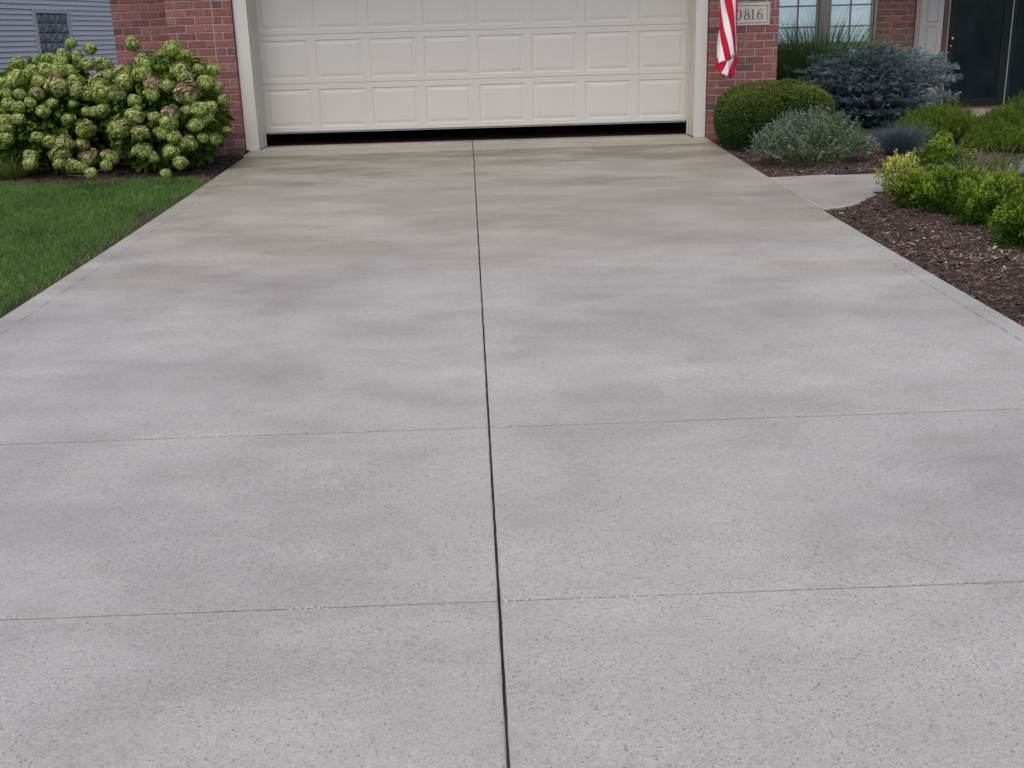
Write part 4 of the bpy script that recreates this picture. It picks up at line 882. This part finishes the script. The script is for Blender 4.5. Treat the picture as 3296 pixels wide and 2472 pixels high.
# hydrangeas: leaves, stems and each flower head
heads = [tuple(float(a) for a in h.split()) for h in """-1.642 -1.2 1.184 0.061 0 0;-1.402 -1.35 1.129 0.073 0 1;-0.943 -1.457 1.16 0.099 0.1 1;-0.502 -1.701 1.108 0.093 0.3 1;-0.362 -1.697 1.048 0.06 0 1;-2.026 -1.647 1.018 0.06 0 0;-2.006 -1.789 0.873 0.097 0.1 0;-2.09 -1.809 0.828 0.077 0.2 0;-1.639 -1.56 1.018 0.068 0 0;-1.533 -1.387 1.048 0.077 0.1 0;-1.436 -1.405 0.979 0.08 0.1 0;-1.372 -1.105 0.958 0.107 0.4 0;-1.648 -1.44 1.082 0.066 0.2 0;-1.744 -1.566 1.051 0.066 0.2 0;-1.863 -1.742 0.927 0.078 0.3 0;-1.735 -1.701 0.94 0.084 0.2 0;-1.788 -1.795 0.843 0.084 0.2 0;-1.637 -1.669 0.93 0.091 0.2 0;-1.556 -1.623 0.927 0.072 0.1 0;-0.725 -1.892 0.993 0.109 0.5 1;-0.73 -1.983 0.885 0.099 0.1 1;-0.93 -1.911 0.906 0.096 0.6 1;-0.901 -1.988 0.814 0.089 0.2 1;-1.631 -1.779 0.79 0.11 0.7 0;-1.48 -1.671 0.818 0.078 0.1 0;-1.474 -1.721 0.742 0.078 0.5 0;-1.21 -1.748 0.801 0.104 0.7 1;-1.165 -1.867 0.71 0.11 0.4 1;-1.376 -1.661 0.706 0.092 0.5 0;-0.982 -2.008 0.699 0.07 0.7 1;-0.802 -2.087 0.645 0.079 0.2 1;-0.618 -2.041 0.784 0.089 0.8 1;-0.636 -2.08 0.699 0.082 0.4 1;-0.498 -2.025 0.769 0.07 0.1 1;-0.385 -1.889 0.902 0.103 0.7 1;-0.349 -1.913 0.843 0.071 0.2 1;-0.245 -1.76 0.912 0.065 0 1;-0.132 -1.588 0.899 0.076 0 1;-0.181 -1.802 0.787 0.08 0.1 1;-0.325 -1.979 0.697 0.118 0.8 1;-0.091 -1.71 0.733 0.066 0.1 1;-0.048 -1.71 0.61 0.066 0 1;-2.097 -1.859 0.736 0.064 0 0;-1.964 -1.876 0.727 0.064 0.1 0;-1.793 -1.859 0.733 0.077 0.6 0;-2.071 -1.902 0.636 0.077 0.1 0;-1.863 -1.902 0.648 0.064 0.5 0;-1.752 -1.909 0.562 0.088 0.3 0;-1.671 -1.869 0.629 0.065 0.5 0;-1.502 -1.799 0.614 0.047 0 0;-2.109 -1.93 0.49 0.071 0.5 0;-1.981 -1.941 0.499 0.075 0 0;-1.385 -1.741 0.535 0.066 0.2 0;-1.296 -1.767 0.534 0.072 0.1 1;-1.178 -1.911 0.557 0.065 0.4 1;-1.546 -1.854 0.474 0.065 0.3 0;-0.243 -1.969 0.534 0.1 0.5 1;-0.147 -1.876 0.55 0.078 0.2 1;-0.331 -2.028 0.54 0.064 0.2 1;-0.474 -2.094 0.513 0.104 0.7 1;-0.625 -2.125 0.49 0.061 0.3 1;-0.82 -2.112 0.495 0.086 0.5 1;-0.505 -2.108 0.426 0.083 0.2 1;-0.269 -1.998 0.399 0.09 0.4 1;-1.418 -1.785 0.374 0.105 0.5 0;-0.99 -2.058 0.389 0.109 0.6 1;-0.777 -2.12 0.346 0.102 0.6 1;-0.573 -2.118 0.34 0.077 0.3 1;-0.471 -2.089 0.299 0.079 0.2 1;-0.356 -2.025 0.224 0.09 0.6 1;-1.825 -1.94 0.326 0.072 0.4 0;-1.732 -1.918 0.273 0.065 0.3 0;-1.46 -1.796 0.23 0.079 0.3 0;-1.603 -1.874 0.253 0.104 0.7 0;-2.105 -1.937 0.418 0.077 0.3 0;-1.972 -1.92 0.604 0.064 0.4 0;-1.655 -1.871 0.156 0.094 0.6 0;-0.785 -2.084 0.176 0.087 0.5 1;-0.518 -2.066 0.154 0.097 0.3 1;-0.695 -2.067 0.105 0.075 0.2 1;-0.303 -2.591 0.1 0.077 0.3 1;-1.43 -1.734 0.105 0.106 0.8 0;-1.188 -1.824 0.101 0.103 0.6 1;-0.958 -2.672 0.1 0.066 0.4 0;-1.303 -2.579 0.1 0.068 0.6 0;-1.159 -2.727 0.1 0.06 0.6 0;-0.889 -3.292 0.1 0.059 0.4 0;-0.199 -3.468 0.1 0.052 0.1 1;-0.038 -1.725 0.318 0.056 0.1 1;-0.136 -1.851 0.245 0.066 0.3 1;-1.93 -1.917 0.145 0.078 0.4 0;-1.826 -2.219 0.1 0.07 0.5 0;-1.476 -2.423 0.1 0.056 0.5 0;-2.123 -1.932 0.322 0.078 0.4 0;-0.788 -2.108 0.57 0.051 0.4 1;-0.172 -1.916 0.457 0.065 0.3 1;-0.233 -1.954 0.268 0.058 0.3 1;-1.109 -1.797 0.884 0.065 0.3 1;-2.252 -1.79 0.784 0.078 0.2 0;-2.276 -1.847 0.645 0.078 0.3 0;-2.224 -1.892 0.55 0.077 0.4 0;-2.352 -1.793 0.692 0.084 0.3 0""".split(';')]
def headmesh(seed):
    r = np.random.default_rng(seed); b = MB(); n = 330; i = np.arange(n); ph = np.arccos(1-2*(i+.5)/n); th = i*2.39996
    D = np.stack([np.sin(ph)*np.cos(th), np.sin(ph)*np.sin(th), np.cos(ph)], 1) + r.normal(0, .04, (n, 3)); D = unit(D)
    R = lumps(D, seed, .08, 5)*(1 - .18*r.random(n)); P = D*R[:, None]*[.94, .94, .86]; k0 = r.uniform(0, 6.28, n)
    U = unit(np.cross(D, r.normal(size=(n, 3)))); W = np.cross(D, U); t = np.clip(r.random(n)*.75 + .25*(R-.9)*4, 0, 1)
    for q in range(4):
        a = q*math.pi/2; d = U*math.cos(a) + W*math.sin(a) + D*.25; leaves(b, P, d, D + d*.2, .155, .15, np.clip(t + r.normal(0, .08, n), 0, 1), fold=.1)
    me = b.mesh('flower_head'); me.materials.append(M['floret']); return me
HM = [headmesh(90+k) for k in range(5)]
hyd = []
for k, (c, rad, lab) in enumerate((((-1.95, -1.2, .38), (.80, .70, .66), 'hydrangea bush at the left edge in front of the clapboard house'), ((-.72, -1.35, .42), (.60, .70, .65), 'hydrangea bush beside the left brick pier, green flower heads turning brown'))):
    root = empty('hydrangea', (c[0], c[1], float(zg(c[1]))-.03), lab, 'shrub', 'hydrangeas on the left bed'); hyd.append(root); zc = c[2]-root.location.z
    b = MB(); n = 5600; P, N = mound_pts(n, np.array(rad)*.97, 60+k, .06, 4, .40, -.75); low = np.clip((-P[:, 2]) / .35, 0, 1); P[:, :2] *= (1-.32*low)[:, None]; P = P[P[:, 2] > -zc+.05]; N = unit(P/np.array(rad)**2); n = len(P)
    D = N*[1, 1, .3] + sph(n)*.5 - [0, 0, .25]; L = rng.uniform(.07, .13, n)
    D = unit(D); NN = unit(N + [0, 0, .6] + sph(n)*.45); NN = unit(NN - (NN*D).sum(1, keepdims=True)*D); B = np.cross(D, NN); W = L*rng.uniform(.5, .65, n); tt = rng.random(n); Q = P + [0, 0, zc]
    L_1 = L[:, None]; W_1 = W[:, None]
    V = np.stack([Q, Q+D*L_1*.28+B*W_1*.48+NN*L_1*.05, Q+D*L_1*.62+B*W_1*.40+NN*L_1*.03, Q+D*L_1-NN*L_1*.12, Q+D*L_1*.62-B*W_1*.40+NN*L_1*.03, Q+D*L_1*.28-B*W_1*.48+NN*L_1*.05, Q+D*L_1*.45-NN*L_1*.03], 1).reshape(-1, 3)
    i = np.arange(n)[:, None]*7; b.add(V, np.concatenate([i+[[0, 1, 6]], i+[[1, 2, 6]], i+[[2, 3, 6]], i+[[3, 4, 6]], i+[[4, 5, 6]], i+[[5, 0, 6]]]), np.tile(tt, 6))
    b.build('foliage', M['hleaf'], root, loc=(0, 0, 0))
    sb_ = MB()
    for h in heads:
        if int(h[5]) != k: continue
        p = np.array(h[:3]) - np.array(root.location); b0 = np.array([p[0]*.25, p[1]*.25, 0]); mid = np.array([p[0]*.8, p[1]*.75, p[2]*.55]); sb_.tube([tuple(b0), tuple(mid), tuple(p - [0, 0, h[3]*.4])], [.006, .005, .0035], 5)
    # a few extra unseen-side heads keep the bush round
    for _ in range(14):
        d = sph(1)[0]; d[1] = abs(d[1]); d[2] = abs(d[2])*.8; d /= np.linalg.norm(d); d[0] *= .6; p = np.array(c) + d*np.array(rad)*.98; heads.append((*p, .075, rng.uniform(.1, .6), k))
    sb_.build('stems', M['gstem'], root, loc=(0, 0, 0))
for j, h in enumerate(heads):
    root = hyd[int(h[5])]; o = bpy.data.objects.new('flower_head', HM[j % 5]); COL.objects.link(o); o.parent = root
    o.location = Vector(h[:3]) - root.location; s = h[3]*1.06*random.uniform(.84, 1.14); o.scale = (s*random.uniform(.93, 1.08), s*random.uniform(.93, 1.08), s*random.uniform(.85, .98)); o.rotation_euler = (random.uniform(-.35, .35), random.uniform(-.35, .35), random.uniform(0, 6.28))
    o.color = (1, 1, 1, h[4])
